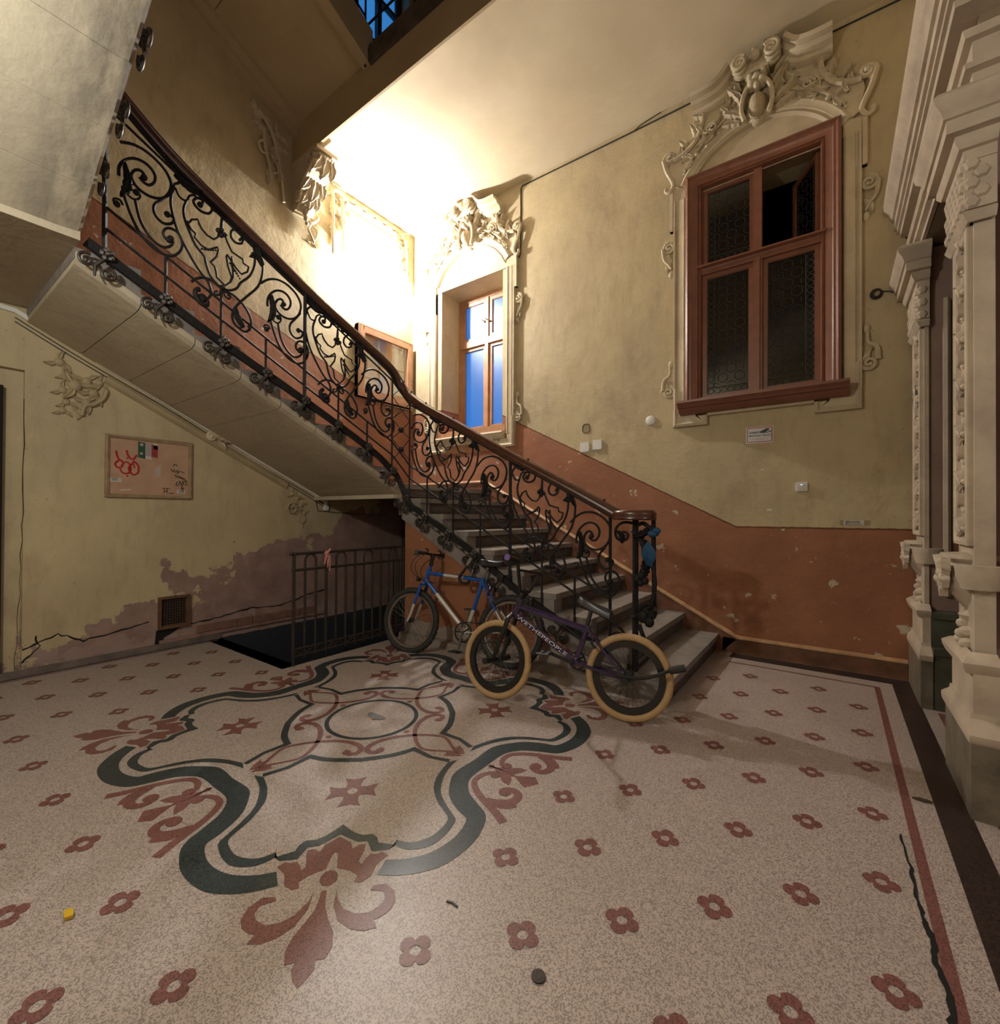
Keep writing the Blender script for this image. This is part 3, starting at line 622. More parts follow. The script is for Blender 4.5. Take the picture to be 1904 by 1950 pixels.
def casement(parent, x0, x1, z0, z1, fn, d, fw_, fm, gm, lead):
    b = MB(); frame_rect(b, fn, x0, x1, z0, z1, fw_, d - .02, d + .022); frame_rect(b, fn, x0 + fw_ - .008, x1 - fw_ + .008, z0 + fw_ - .008, z1 - fw_ + .008, .012, d - .01, d + .012)
    c = b.build('casement', fm, parent, smooth=False)
    a0, a1, c0, c1 = x0 + fw_, x1 - fw_, z0 + fw_, z1 - fw_
    MB().prism([(a0, c0), (a1, c0), (a1, c1), (a0, c1)], fn, d - .002, d + .002).build('pane', gm, c, smooth=False)
    if lead:
        b = MB(); r = .0032
        R = lambda *p: b.tube([fn(x, z, d + .003) for x, z in p], r, 4)
        bw = .062; i0, i1, j0, j1 = a0 + bw, a1 - bw * .1, c0 + bw, c1 - .01
        if lead == 'right': i0, i1 = a0 + bw * .1, a1 - bw
        R((i0, j0), (i0, j1)) if lead != 'right' else R((i1, j0), (i1, j1)); R((a0, j0), (a1, j0))
        s = .078; z = j0; row = 0
        while z < j1 + s:
            x = i0 + (s * .87 if row % 2 else 0)
            while x < i1 + s:
                hx = [(x + s * .56 * math.cos(math.pi / 6 + q * math.pi / 3), z + s * .56 * math.sin(math.pi / 6 + q * math.pi / 3)) for q in range(7)]
                for p, q in zip(hx, hx[1:]):
                    if all(i0 <= e[0] <= i1 and j0 <= e[1] <= j1 for e in (p, q)): R(p, q)
                if i0 + .03 < x < i1 - .03 and j0 + .03 < z < j1 - .03 and (row + int(x * 10)) % 2 == 0:
                    b.tube([fn(x + .02 * math.cos(q), z + .02 * math.sin(q), d + .003) for q in [k * math.pi / 4 for k in range(8)]], r, 4, closed=True)
                x += s * 1.74
            z += s * 1.0; row += 1
        xx = (a0 + bw / 2) if lead != 'right' else (a1 - bw / 2); z = c0 + bw / 2
        while z < c1 - .02: b.tube([fn(xx + .024 * math.cos(q), z + .024 * math.sin(q), d + .003) for q in [k * math.pi / 4 for k in range(8)]], r, 4, closed=True); z += .055
        x = a0 + bw / 2
        while x < a1 - .02: b.tube([fn(x + .024 * math.cos(q), c0 + bw / 2 + .024 * math.sin(q), d + .003) for q in [k * math.pi / 4 for k in range(8)]], r, 4, closed=True); x += .055
        o = b.build('leading', simple('lead_came', (.040, .037, .032), .6), c); o['kind'] = 'stuff'
    return c
casement(w1, X0 + .135, XM - .035, 2.27, 3.40, wb, -.005, .036, m_frame, m_dglass, 'left')
casement(w1, XM + .035, X1 - .135, 2.27, 3.40, wb, -.005, .036, m_frame, m_dglass, 'right')
casement(w1, X0 + .135, XM - .03, 3.475, 4.195, wb, -.02, .036, m_frame, m_dglass, 'left')
ca_, sa_ = math.cos(math.radians(62)), math.sin(math.radians(62))
def swung(a, b_, d):                       # the open light: hinged at its right jamb and pushed into the dark room
    u = (X1 - .14) - a; return (X1 - .14 - u * ca_ - d * sa_, YB + .04 + u * sa_ - d * ca_, b_)
casement(w1, XM + .03, X1 - .14, 3.50, 4.18, swung, 0, .034, m_frame, m_dglass, 'right')
rm = MB()
for a, c in (((-1.6, YB + 1.6, 1.9), (.7, YB + 1.7, 4.8)), ((-1.7, YB + .43, 1.9), (-1.6, YB + 1.7, 4.8)), ((.7, YB + .43, 1.9), (.8, YB + 1.7, 4.8)), ((-1.7, YB + .43, 4.8), (.8, YB + 1.7, 4.9)), ((-1.7, YB + .43, 1.8), (.8, YB + 1.7, 1.9))): rm.box(a, c)
struct(rm.build('wall_darkroom', m_void, smooth=False))
# niche window
w2 = struct(MB().build('window_2', m_framel)); w2['label'] = 'tan two-light window of frosted blue glass set deep in its niche'
wn = lambda a, b_, d: (a, YB + .40 - d, b_)
b = MB(); frame_rect(b, wn, -4.255, -3.245, 2.30, 4.185, .06, -.03, .05); rect(b, wn, -4.2, -3.3, 3.50, 3.585, -.02, .07); rect(b, wn, -3.775, -3.725, 2.36, 3.5, -.02, .07); rect(b, wn, -3.77, -3.73, 3.58, 4.13, -.02, .06); b.build('outer_frame', m_framel, w2, smooth=False)
for x0, x1 in ((-4.195, -3.775), (-3.725, -3.305)):
    casement(w2, x0, x1, 2.36, 3.50, wn, .02, .045, m_framel, m_frost, None); c = casement(w2, x0, x1, 3.585, 4.125, wn, .02, .045, m_framel, m_frost, None)
    b = MB(); xx = x1 - .01 if x0 < -4 else x0 + .01; b.tube([wn(xx, 3.80, .05), wn(xx, 3.80, .08), wn(xx - .03, 3.82, .10)], .008, 6); b.ball(wn(xx, 3.80, .06), .016, 6, 5); b.build('latch', simple('brass_dull', (.30, .22, .12), .4, metal=.6), c)
b = MB(); b.box((-4.255, YB + .44, 2.0), (-3.2, YB - .005, 2.30)); b.build('inner_sill', m_framel, w2, smooth=False)
b = MB(); moulding(b, [(-3.20, 2.215), (-4.30, 2.215)], [(0, 0), (0, .07), (.02, .08), (.04, .05), (.08, .035), (.10, 0)], wb); b.build('sill', m_stuc, w2)
# upper storey window, its bars
w3 = struct(MB().build('window_3', m_wood2)); w3['label'] = 'tall dusk-blue window high in the stairwell with dark bars'
b = MB(); wu = lambda a, z, d: (XL - .2 + d, a, z); frame_rect(b, wu, 3.25, 4.38, 6.9, 8.9, .07, -.03, .04); b.build('outer_frame', m_wood2, w3, smooth=False)
for y_ in (3.62, 3.99): b = MB(); rect(b, wu, y_ - .03, y_ + .03, 6.95, 8.85, -.02, .05); b.build('mullion', m_wood2, w3, smooth=False)
for z_ in (7.55, 8.2): b = MB(); rect(b, wu, 3.3, 4.33, z_ - .025, z_ + .025, -.02, .04); b.build('transom', m_wood2, w3, smooth=False)
MB().prism([(3.3, 6.95), (4.33, 6.95), (4.33, 8.85), (3.3, 8.85)], wu, -.005, .005).build('pane', m_clear, w3, smooth=False)
# ================================================================ PILASTERS AND ENTABLATURE ON THE RIGHT
def pilaster(y0, y1, label, XB):
    """shaft between y0 (near face) and y1; projects to x = .44"""
    XF = .465; t = thing('carved_pilaster', label, 'pilaster', (XF + .1, (y0 + y1) / 2, 0))
    def col(g, z0, z1): return ((XF - g, y0 - g, z0), (XB, y1 + g, z1))
    b = MB(); b.box((XF - .022, y0 - .125, 0), (XB, min(y1 + .08, 4.485), .30)); b.build('plinth', m_pilb, t, smooth=False)
    def around(prof, nm, mt, gx=1):
        b = MB(); path = [((XB, y0, 0), (0, -1, 0)), ((XF, y0, 0), (-gx, -1, 0)), ((XF, y1, 0), (-gx, min(1, (4.487 - y1) / .1), 0)), ((XB, y1, 0), (0, min(1, (4.487 - y1) / .1), 0))]
        b.sweep([(o, a, (0, 0, 1)) for o, a in path], prof, cap=True); return b.build(nm, mt, t)
    around([(0, .30), (.125, .30), (.135, .315), (.135, .335), (.11, .35), (.08, .365), (.055, .38), (.05, .40), (0, .40)], 'base_moulding', m_pil, .22)
    b = MB(); b.box((XF - .004, y0 - .05, .38), (XB, min(y1 + .04, 4.485), .58)); b.build('dado_block', m_pil, t, smooth=False)
    around([(0, .56), (.05, .56), (.07, .585), (.075, .605), (.03, .63), (0, .64)], 'base_moulding', m_pil, .5)
    b = MB(); b.box(*col(-.012, .58, 2.62)); b.build('shaft', m_pil, t, smooth=False)
    fp = lambda a, z, d: (XF + .012 - d, a, z)
    yc = (y0 + y1) / 2; hw = (y1 - y0) / 2
    b = MB(); moulding(b, [(yc - hw + .03, 1.08), (yc - hw + .03, 2.44), (yc + hw - .03, 2.44), (yc + hw - .03, 1.08)], [(0, 0), (0, .02), (-.014, .024), (-.03, .016), (-.035, 0)], fp, True); b.build('panel_moulding', m_pil, t)
    sd = lambda a, z, d: (a, y0 + .012 - d, z)
    b = MB(); moulding(b, [(XF + .10, .70), (XF + .10, 2.60)], [(0, 0), (0, .022), (-.02, .026), (-.035, .01), (-.035, 0)], sd); b.build('side_moulding', m_pil, t)
    # carved garland of flowers up the panel
    b = MB(); z = 1.12; k = 0
    while z < 2.40:
        s = 1 if k % 2 else -1; w = hw * .40
        strand(b, fp, [(yc - s * w, z), (yc + s * w * .4, z + .04), (yc + s * w, z + .09), (yc, z + .115)], .011, .012)
        leaf(b, fp, yc + s * w * .2, z + .02, math.pi / 2 + s * .8, .085, .024, .035, 2); dome(b, fp, yc - s * w * .35, z + .06, .026, .026, .03, n=7, m=3); dome(b, fp, yc + s * w * .5, z + .03, .018, .018, .024, n=6, m=3); z += .105; k += 1
    b.build('carved_garland', m_pil, t)
    # vase at the foot of the shaft
    prof = [(.0, .74), (.05, .74), (.065, .77), (.045, .80), (.06, .82), (.09, .86), (.112, .91), (.118, .96), (.108, .985), (.10, 1.0), (.122, 1.02), (.122, 1.04), (.0, 1.05)]
    b = MB(); b.lathe(prof, (XF + .05, yc, 0), n=14); b.build('vase', m_pil, t)
    b = MB(); b.lathe([(0, .90), (.06, .90), (.075, .95), (.08, 1.0), (0, 1.0)], (XF + .03, y0 + .02, 0), n=12); b.build('vase', m_pil, t)
    b = MB(); fv = lambda a, z, d: (XF - .05 - d, a, z)
    for dy, z_, a in ((-.06, .88, 1.3), (.06, .88, 1.84), (0, .84, 1.57), (-.03, .95, 2.4), (.04, .95, .8)): leaf(b, fv, yc + dy, z_, a, .10, .035, .035, 3)
    for dy, z_ in ((0, .95), (-.05, .93), (.05, .92)): dome(b, fv, yc + dy, z_, .03, .03, .04, n=8, m=3)
    b.build('vase_leaf', m_pil, t); b = MB()
    for dy, z_ in ((-.04, .70), (.03, .68), (0, .73), (-.05, .65), (.04, .655)): dome(b, fp, yc + dy, z_, .028, .028, .035, n=7, m=3)
    o = b.build('carved_leaf', m_pil, t)
    around([(0, 2.44), (.01, 2.44), (.02, 2.455), (.03, 2.475), (.012, 2.49), (0, 2.49)], 'neck_moulding', m_pil)
    # scaled frieze of the capital
    b = MB(); b.box((XF - .02, y0 - .02, 2.49), (XB, y1 + .02, 2.70)); b.build('capital_block', m_pil, t, smooth=False)
    b = MB(); r_ = 0; fq = lambda a, z, d: (XF - .02 - d, a, z); fs = lambda a, z, d: (a, y0 - .02 - d, z)
    for z in (2.515, 2.555, 2.595, 2.635, 2.675):
        y = y0 + (.03 if r_ % 2 else 0)
        while y < y1: dome(b, fq, y, z, .028, .03, .018, n=6, m=2); y += .06
        x = XF + (.03 if r_ % 2 else 0)
        while x < XB - .03: dome(b, fs, x, z, .028, .03, .018, n=6, m=2); x += .06
        r_ += 1
    o = b.build('fish_scale', m_pil, t); o['kind'] = 'stuff'
    around([(0, 2.69), (.025, 2.69), (.025, 2.735), (.04, 2.74), (.055, 2.765), (.055, 2.79), (.085, 2.795), (.085, 2.85), (.095, 2.855), (.105, 2.885), (.125, 2.91), (.13, 2.935), (.115, 2.955), (.06, 2.965), (.05, 2.985), (0, 2.985)], 'capital_cornice', m_pil)
    b = MB(); b.box(*col(.0, 2.68, 2.98)); b.build('capital_block', m_pil, t, smooth=False)
    return t
pilaster(4.02, 4.40, 'carved cream pilaster in the corner beside the terracotta wall, nearer the window', .50)
pilaster(2.71, 3.03, 'carved pale pilaster standing foremost at the right edge with worn dark base', .54)
en = thing('entablature', 'long cream moulded cornice running over the two pilasters at the right', 'cornice', (.5, 3.5, 3.0))
b = MB(); prof = [(0, 2.985), (.02, 2.985), (.02, 3.02), (.045, 3.03), (.05, 3.05), (.02, 3.065), (.02, 3.15), (.045, 3.155), (.055, 3.185), (.01, 3.20), (0, 3.20)]
path = [((.48, YB, 0), (-1, 0, 0)), ((.48, 2.66, 0), (-1, -1, 0)), ((2.5, 2.66, 0), (0, -1, 0))]
b.sweep([(o, a, (0, 0, 1)) for o, a in path], prof); b.build('architrave', m_pil, en)
b = MB(); prof = [(0, 3.20), (-.03, 3.20), (-.03, 3.27), (.08, 3.275), (.085, 3.30), (.10, 3.305), (.10, 3.335), (.115, 3.34), (.115, 3.40), (.13, 3.405), (.15, 3.45), (.175, 3.475), (.18, 3.52), (.14, 3.54), (.02, 3.60), (0, 3.60)]
b.sweep([(o, a, (0, 0, 1)) for o, a in path], prof); b.build('cornice', m_pil, en)
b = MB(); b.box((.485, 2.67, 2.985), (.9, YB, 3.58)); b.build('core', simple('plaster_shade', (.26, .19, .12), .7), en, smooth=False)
# pier and recess faces between and beside the pilasters
b = MB(); b.box((.542, 2.76, .40), (4.1, 2.98, 2.96)); struct(b.build('wall_pier', m_purp, smooth=False))
b = MB(); b.box((.502, 4.06, .60), (4.1, 4.40, 2.96)); struct(b.build('wall_recess', m_purp, smooth=False))
b = MB(); b.box((.502, 3.91, 0), (4.1, 4.3, .34)); b.box((.502, 3.895, .34), (4.1, 4.3, .38)); b.box((.502, 3.97, .38), (4.1, 4.3, .56)); b.box((.502, 3.95, .56), (4.1, 4.3, .60))
struct(b.build('baseboard_recess', simple('paint_green_worn', (.105, .11, .075), .5, (.055, .05, .035), 7, .5, bump=.35, bscale=25), smooth=False))
b = MB(); b.box((.542, 2.62, 0), (4.1, 2.95, .40)); struct(b.build('baseboard_pier', m_pilb, smooth=False))
fpn = thing('wall_panel', 'tall dark glazed panel with ochre frame in the recess between the two pilasters', 'panel', (.75, 3.99, .75))
rw = lambda a, z, d: (a, 4.06 - d, z)
b = MB(); frame_rect(b, rw, .615, 1.2, .78, 2.48, .03, 0, .035); frame_rect(b, rw, .645, 1.17, .81, 2.45, .015, 0, .022); b.build('panel_frame', simple('paint_rust', (.30, .15, .06), .4, (.22, .10, .04), 12), fpn, smooth=False)
MB().box((.66, 4.045, .825), (1.155, 4.059, 2.435)).build('panel_glass', simple('green_dark_glass', (.02, .03, .018), .15, spec=.7), fpn, smooth=False)
b = MB(); moulding(b, [(.58, .78), (1.23, .78)], [(0, 0), (0, .07), (-.02, .075), (-.035, .04), (-.05, 0)], rw); b.build('shelf', simple('stone_dark', (.06, .05, .04), .5), fpn)
b = MB(); leaf(b, rw, .72, .60, 1.57, .15, .06, .05, 3); spiral(b, rw, .70, .70, .05, .01, 0, 1.4, .014, .04); b.build('bracket', m_pilb, fpn)
MB().prism([(4.15, 1.90), (4.22, 1.86), (4.22, 2.06), (4.15, 2.05)], lambda a, z, d: (.418 - d, a - .1, z), 0, .002)
tag(MB().prism([(4.30, 1.88), (4.385, 1.94), (4.385, 2.12), (4.30, 2.10)], lambda a, z, d: (.462 - d, a, z), 0, .004).build('paper_note', m_white, None, smooth=False), 'small white paper note taped to the corner pilaster', 'note')

MA = {'A1': [(1.235,-.265),(1.181,-.187),(1.115,-.127),(1.046,-.096),(.981,-.095),(.941,-.115),(.921,-.159),(.936,-.233),(.972,-.3),(1.023,-.347),(1.072,-.367),(1.11,-.362),(1.127,-.331),(1.114,-.285),(1.087,-.25),(1.066,-.249),(1.064,-.272)], 'A2': [(1.186,-.392),(1.185,-.342),(1.164,-.281),(1.124,-.22),(1.077,-.182),(1.035,-.173),(1.008,-.195),(1.011,-.241),(1.036,-.287),(1.065,-.301),(1.086,-.292)], 'A4': [(1.159,-.486),(1.128,-.562),(1.09,-.619),(1.034,-.652),(.969,-.645),(.91,-.605),(.868,-.533),(.857,-.468),(.877,-.43),(.911,-.433),(.945,-.463),(.962,-.506),(.952,-.531),(.933,-.526)], 'A4b': [(1.105,-.454),(1.084,-.541),(1.049,-.59),(.999,-.609),(.955,-.593),(.919,-.548),(.909,-.511),(.922,-.506)], 'A5': [(1.163,-.441),(1.139,-.461),(1.109,-.454),(1.085,-.42),(1.084,-.396),(1.102,-.405)], 'A6': [(.925,-.219),(.972,-.31),(1.004,-.367),(1.013,-.416),(.997,-.446),(.96,-.446),(.919,-.406),(.904,-.364),(.918,-.356),(.942,-.372)], 'A7': [(1.166,-.548),(1.178,-.532),(1.203,-.548),(1.209,-.568),(1.194,-.573)]}
MBB = {'B1': [(.899,-.127),(.917,-.209),(.922,-.276),(.911,-.339),(.881,-.42),(.825,-.491),(.76,-.552),(.71,-.575),(.685,-.618),(.692,-.671),(.729,-.728),(.767,-.738),(.775,-.718)], 'B2': [(.832,-.162),(.85,-.231),(.847,-.287),(.823,-.343),(.782,-.407),(.729,-.43),(.717,-.47),(.689,-.527),(.645,-.544),(.615,-.544)], 'B3': [(.899,-.131),(.853,-.06),(.805,-.02),(.748,-.012),(.702,-.033),(.683,-.065),(.701,-.113),(.747,-.148),(.784,-.148),(.795,-.127),(.774,-.086),(.745,-.068),(.741,-.091),(.757,-.115)], 'B3b': [(.899,-.153),(.875,-.186),(.836,-.171),(.82,-.123),(.793,-.088),(.772,-.085)], 'B4': [(.843,-.314),(.819,-.296),(.803,-.26),(.769,-.225),(.761,-.244),(.746,-.261),(.712,-.273),(.67,-.259),(.646,-.221),(.64,-.186),(.627,-.163)], 'B4b': [(.831,-.297),(.809,-.329),(.78,-.332),(.786,-.361),(.749,-.375),(.703,-.362),(.648,-.291),(.641,-.307),(.651,-.359),(.69,-.434),(.664,-.438),(.655,-.467),(.65,-.501),(.597,-.509),(.563,-.454),(.554,-.412),(.58,-.358),(.59,-.3),(.583,-.279)], 'B4c': [(.6,-.165),(.582,-.195),(.554,-.231),(.48,-.213),(.475,-.238),(.439,-.229),(.448,-.273),(.488,-.328),(.516,-.322),(.549,-.304),(.583,-.281)], 'B4d': [(.554,-.265),(.543,-.401),(.561,-.452)], 'B5': [(.504,-.101),(.481,-.056),(.485,-.1),(.527,-.141),(.56,-.134),(.557,-.088),(.519,-.03),(.462,.001),(.415,-.03),(.398,-.104),(.4,-.187),(.431,-.287),(.492,-.391),(.52,-.458),(.57,-.518),(.615,-.54)], 'B6': [(.384,-.035),(.345,-.094),(.34,-.182),(.371,-.308),(.453,-.458),(.523,-.589),(.548,-.674),(.536,-.717),(.499,-.725),(.456,-.714),(.429,-.667),(.442,-.657)], 'B7': [(.619,-.55),(.676,-.548),(.731,-.578),(.776,-.627),(.8,-.669)], 'B8': [(.61,-.559),(.547,-.527),(.477,-.533),(.428,-.575),(.418,-.627),(.432,-.684)], 'B9': [(.654,-.02),(.676,-.034),(.676,-.062),(.654,-.053),(.641,-.021)], 'B10': [(.597,-.027),(.579,-.008),(.556,.001),(.551,-.019),(.574,-.047),(.583,-.032)], 'B11': [(.623,-.562),(.632,-.603),(.658,-.626),(.66,-.609),(.645,-.591)], 'B12': [(.606,-.551),(.596,-.581),(.569,-.576),(.561,-.549),(.579,-.56)]}
# ================================================================ WROUGHT IRON RAILING
rail = thing('stair_railing', 'black wrought-iron railing with scrolls, shields and brown wooden handrail along the stairs', 'railing', (-1.1, 3.05, .3))
def mu(u, w, d=0): return (-3.42 + d, 2.03 - u, 2.995 + .505 * u + w)         # upper flight
def ml(u, w, d=0): return (-2.12 - u, 3.05 - d, 1.70 + .522 * u + w)          # lower flight
RB = .0085
def bars(mb, mp, pts, r=RB, k=3, sh=0, umax=9, end=False):
    P = [(p[0] + sh, p[1]) for p in pts if p[0] + sh < umax]
    if len(P) < 2: return
    Q = smooth_pts([(*p, 0) for p in P], k) if k > 1 else [Vector((*p, 0)) for p in P]
    mb.tube([mp(q.x, q.y) for q in Q], r, 6)
    if end: q = P[-1]; mb.ball(mp(q[0], q[1], .004), .019, 7, 5)
def scroll_panel(mp, sh, umax=9):
    b = MB()
    for k in ('A1', 'A2', 'A4', 'A4b', 'A5', 'A6', 'A7'): bars(b, mp, MA[k], RB if k not in ('A5', 'A7') else .0065, 3, sh, umax, k in ('A1', 'A4', 'A4b', 'A5', 'A6', 'A7'))
    o = b.build('scroll_panel', m_iron, rail)
    if 1.17 + sh < umax:
        f = lambda a, c, d: mp(a, c, d)
        b = MB(); leaf(b, f, 1.172 + sh, -.50, 1.62, .20, .026, .03, 5); leaf(b, f, 1.172 + sh, -.50, 1.62, .20, .026, -.03, 5); b.build('acanthus_leaf', m_iron, o)
    return o
def shield_panel(mp, sh, umax=9):
    b = MB()
    for k, v in MBB.items(): bars(b, mp, v, RB if k[1:] not in ('4', '4b', '4c', '4d', '9', '10', '11', '12', '3b') else .007, 1 if k in ('B4', 'B4b', 'B4c', 'B4d') else 3, sh, umax, k in ('B3', 'B5'))
    o = b.build('shield_panel', m_iron, rail)
    f = lambda a, c, d: mp(a + sh, c, d)
    def lf(nm, lst):
        for a, c, an, L, wd in lst:
            if a + sh > umax: continue
            b = MB(); leaf(b, f, a, c, an, L, wd, .028, 4); leaf(b, f, a, c, an, L, wd, -.028, 4); b.build(nm, m_iron, o)
    lf('acanthus_leaf', [(.905, -.07, -.35 + 3.2 - .0, .16, .030), (.385, -.01, -1.95 + 3.14 * 0, .12, .026), (.53, -.60, -2.1, .11, .03), (.345, -.09, -.5, .09, .022)])
    if .73 + sh < umax:
        b = MB(); spiral(b, f, .735, -.725, .050, .010, 1.2, 1.4, .016, 0, -1); b.ball(mp(.735 + sh, -.725), .024, 7, 5); b.build('bud', m_iron, o)
    b = MB(); b.tube([mp(.62 + sh, -.03), mp(.622 + sh, -.10), mp(.626 + sh, -.19)], [.006, .010, .013], 6)
    for du, dw in ((-.02, -.165), (.02, -.175), (0, -.15), (0, -.19)): b.ball(mp(.626 + sh + du, dw, .006), .017, 6, 5)
    b.build('pendant', m_iron, o)
    for p, q, n in (((.745, -.399), (.66, -.325), 6), ((.567, -.326), (.502, -.373), 7)):
        b = MB()
        for i in range(n): t = i / (n - 1); b.ball(mp(p[0] + (q[0] - p[0]) * t + sh, p[1] + (q[1] - p[1]) * t, .005), .010 - .004 * abs(t - .4), 5, 4)
        b.build('bead_drop', m_iron, o)
    return o
for mp, um in ((mu, 1.235), (ml, 1.165)):
    for sh in (0, -.885, -1.78): scroll_panel(mp, sh, um)
    for sh in (0, -.92): shield_panel(mp, sh)
def part_tube(nm, pts, r, n=6, mat=None, par=None, **kw): return MB().tube(pts, r, n, **kw).build(nm, mat or m_iron, par or rail)
# rails between and below the panels
for mp, lo, hi in ((mu, -.90, 1.24), (ml, -.86, 1.19)):
    part_tube('top_rail', [mp(u, -.055) for u in (lo, hi)], .0085)
    part_tube('lower_rail', [mp(u, -.640) for u in (lo, hi)], .0085); part_tube('lower_rail', [mp(u, -.765) for u in (lo, hi)], .0085)
def shoe_z(mp, u): return mp(u, -.955)
for mp, us_ in ((mu, ((.31, -.64), (.62, -.56), (.946, -.64), (-.31, -.56), (-.61, -.64))), (ml, ((.31, -.64), (.62, -.56), (.946, -.64), (-.30, -.56), (-.58, -.64)))):
    for u, w in us_: part_tube('baluster', [mp(u, w), mp(u, -.96 if mp is mu else -1.06)], .0085)
for mp, u, r in ((mu, 0, .016), (mu, 1.248, .013), (mu, -.90, .011), (ml, 0, .016), (ml, -.855, .012)): part_tube('post', [mp(u, -.01), mp(u, -.965 if mp is mu else -1.10)], r, 4)
# corner panel: lattice of thin bars with two rosettes, turned across the quarter space
ca, cb = Vector(mu(-.90, 0)), Vector((-3.30, 3.05, 0))
pa, pb = Vector((-3.42, 2.93, 0)), Vector((-3.305, 3.05, 0))
part_tube('post', [(-3.305, 3.05, 2.31), (-3.305, 3.05, 1.25)], .011, 4)
def mc(s, z): q = pa.lerp(pb, s); bow = .03 * math.sin(math.pi * s); return (q.x - bow * .7, q.y + bow * .7, z)
lat = MB()
for s0, z0, s1, z1 in ((0, 2.12, 1, 1.93), (0, 2.34, .5, 2.43), (0, 2.34, 1, 2.10), (1, 2.10, 0, 1.93 + .0), (0, 2.12, .5, 2.22), (.5, 2.43, .5, 2.43), (1, 2.27, .0, 2.12), (0, 1.93, 1, 1.72), (1, 1.93, 0, 1.72)): lat.tube([mc(s0, z0), mc((s0 + s1) / 2, (z0 + z1) / 2), mc(s1, z1)], .004, 5)
lt = lat.build('lattice_panel', m_iron, rail)
for z in (2.02, 1.83):
    b = MB(); c = mc(.5, z)
    for k in range(6): a = k * math.pi / 3; b.ball((c[0] + .018 * math.cos(a) * .7, c[1] + .018 * math.cos(a) * .7, c[2] + .018 * math.sin(a)), .013, 6, 4)
    b.ball((c[0] + .012, c[1] - .012, c[2]), .014, 6, 5); b.build('rosette', m_iron, lt)
for wa, wb_ in ((-.055, -.055), (-.64, -.64), (-.765, -.765)):
    p0, p1 = Vector(mu(-.90, wa)), Vector(ml(1.19, wb_)); m1 = Vector(mc(.5, (p0.z + p1.z) / 2)); part_tube('corner_rail', smooth_pts([p0, m1, p1], 4), .0085)
# shoe rail with a rosette and hanging scroll bracket at every tread
up_shoe = [(-3.42, y, z) for y, z in ((.70, 2.74), (.80, 2.69), (1.05, 2.565), (1.42, 2.383), (2.05, 2.10), (2.67, 1.80), (2.90, 1.65))]
lo_shoe = [(x, 3.05, z) for x, z in ((-3.30, 1.305), (-3.155, 1.227), (-2.755, 1.016), (-2.45, .845), (-1.972, .555), (-1.50, .33), (-1.12, .15))]
shoe = smooth_pts(up_shoe + [(-3.40, 3.0, 1.54)] + lo_shoe, 3)
path = []
for i, p in enumerate(shoe):
    t = (shoe[min(i + 1, len(shoe) - 1)] - shoe[max(i - 1, 0)]).normalized(); side = t.cross(Vector((0, 0, 1))).normalized(); path.append((p, side, side.cross(t).normalized()))
MB().sweep(path, [(-.014, -.026), (.014, -.026), (.014, .026), (-.014, .026), (-.014, -.026)]).build('shoe_rail', m_iron, rail, smooth=False)
def bracket(p, t, out):
    p, t, out = Vector(p), Vector(t).normalized(), Vector(out); dn = Vector((0, 0, -1)); perp = out.cross(t).normalized()
    if perp.z > 0: perp = -perp
    F = lambda a, c, d: tuple(p + t * a + perp * c + out * (d + .012))
    b = MB()
    for s in (-1, 1): spiral(b, F, s * .052, .098, .040, .006, -math.pi / 2 * 1.0 + (0 if s > 0 else 0), 1.5, .0095, .012, s); 
    b.tube([F(0, 0, .012), F(0, .05, .014), F(-.01, .10, .012), F(.015, .15, .004)], [.014, .011, .010, .006], 6)
    o = b.build('scroll_bracket', m_irong, rail)
    b = MB()
    for k in range(5): a = k * 2 * math.pi / 5 + .3; b.ball(F(.022 * math.cos(a), .022 * math.sin(a), .014), .019, 6, 4)
    b.ball(F(0, 0, .028), .016, 6, 5); b.build('rosette', m_irong, o)
def shoe_at(lst, ax, v):
    for a, c in zip(lst, lst[1:]):
        if (a[ax] - v) * (c[ax] - v) <= 0: t = (v - a[ax]) / (c[ax] - a[ax]); return Vector(a).lerp(Vector(c), t), Vector(c) - Vector(a)
for y in (.79, 1.08, 1.42, 1.72, 2.03, 2.33, 2.64): p, t = shoe_at(up_shoe, 1, y); bracket(p, t, (1, 0, 0))
bracket((-3.40, 2.93, 1.62), (.3, .8, -.6), (.8, -.6, 0)); bracket((-3.34, 3.05, 1.36), (.8, .2, -.5), (.3, -.95, 0))
for x in (-3.07, -2.78, -2.48, -2.20, -1.92, -1.63): p, t = shoe_at(lo_shoe, 0, x); bracket(p, t, (0, -1, 0))
# handrail
hr = smooth_pts([(-3.42, .66, 3.86), (-3.42, .845, 3.675), (-3.42, 1.173, 3.44), (-3.42, 1.704, 3.175), (-3.42, 2.135, 2.95), (-3.42, 2.605, 2.745), (-3.42, 2.90, 2.60), (-3.41, 3.0, 2.50), (-3.36, 3.045, 2.40), (-3.25, 3.05, 2.305), (-3.05, 3.05, 2.18), (-2.763, 3.05, 2.03), (-2.13, 3.05, 1.69), (-1.518, 3.05, 1.375), (-1.22, 3.05, 1.215)], 4)
path = []
for i, p in enumerate(hr):
    t = (hr[min(i + 1, len(hr) - 1)] - hr[max(i - 1, 0)]).normalized(); side = t.cross(Vector((0, 0, 1))).normalized(); path.append((p, side, side.cross(t).normalized()))
MB().sweep(path, [(-.022, -.030), (.022, -.030), (.026, -.018), (.036, -.010), (.034, .004), (.038, .012), (.030, .028), (.012, .036), (-.012, .036), (-.030, .028), (-.038, .012), (-.034, .004), (-.036, -.010), (-.026, -.018), (-.022, -.030)]).build('handrail', m_wood, rail, ang=30)
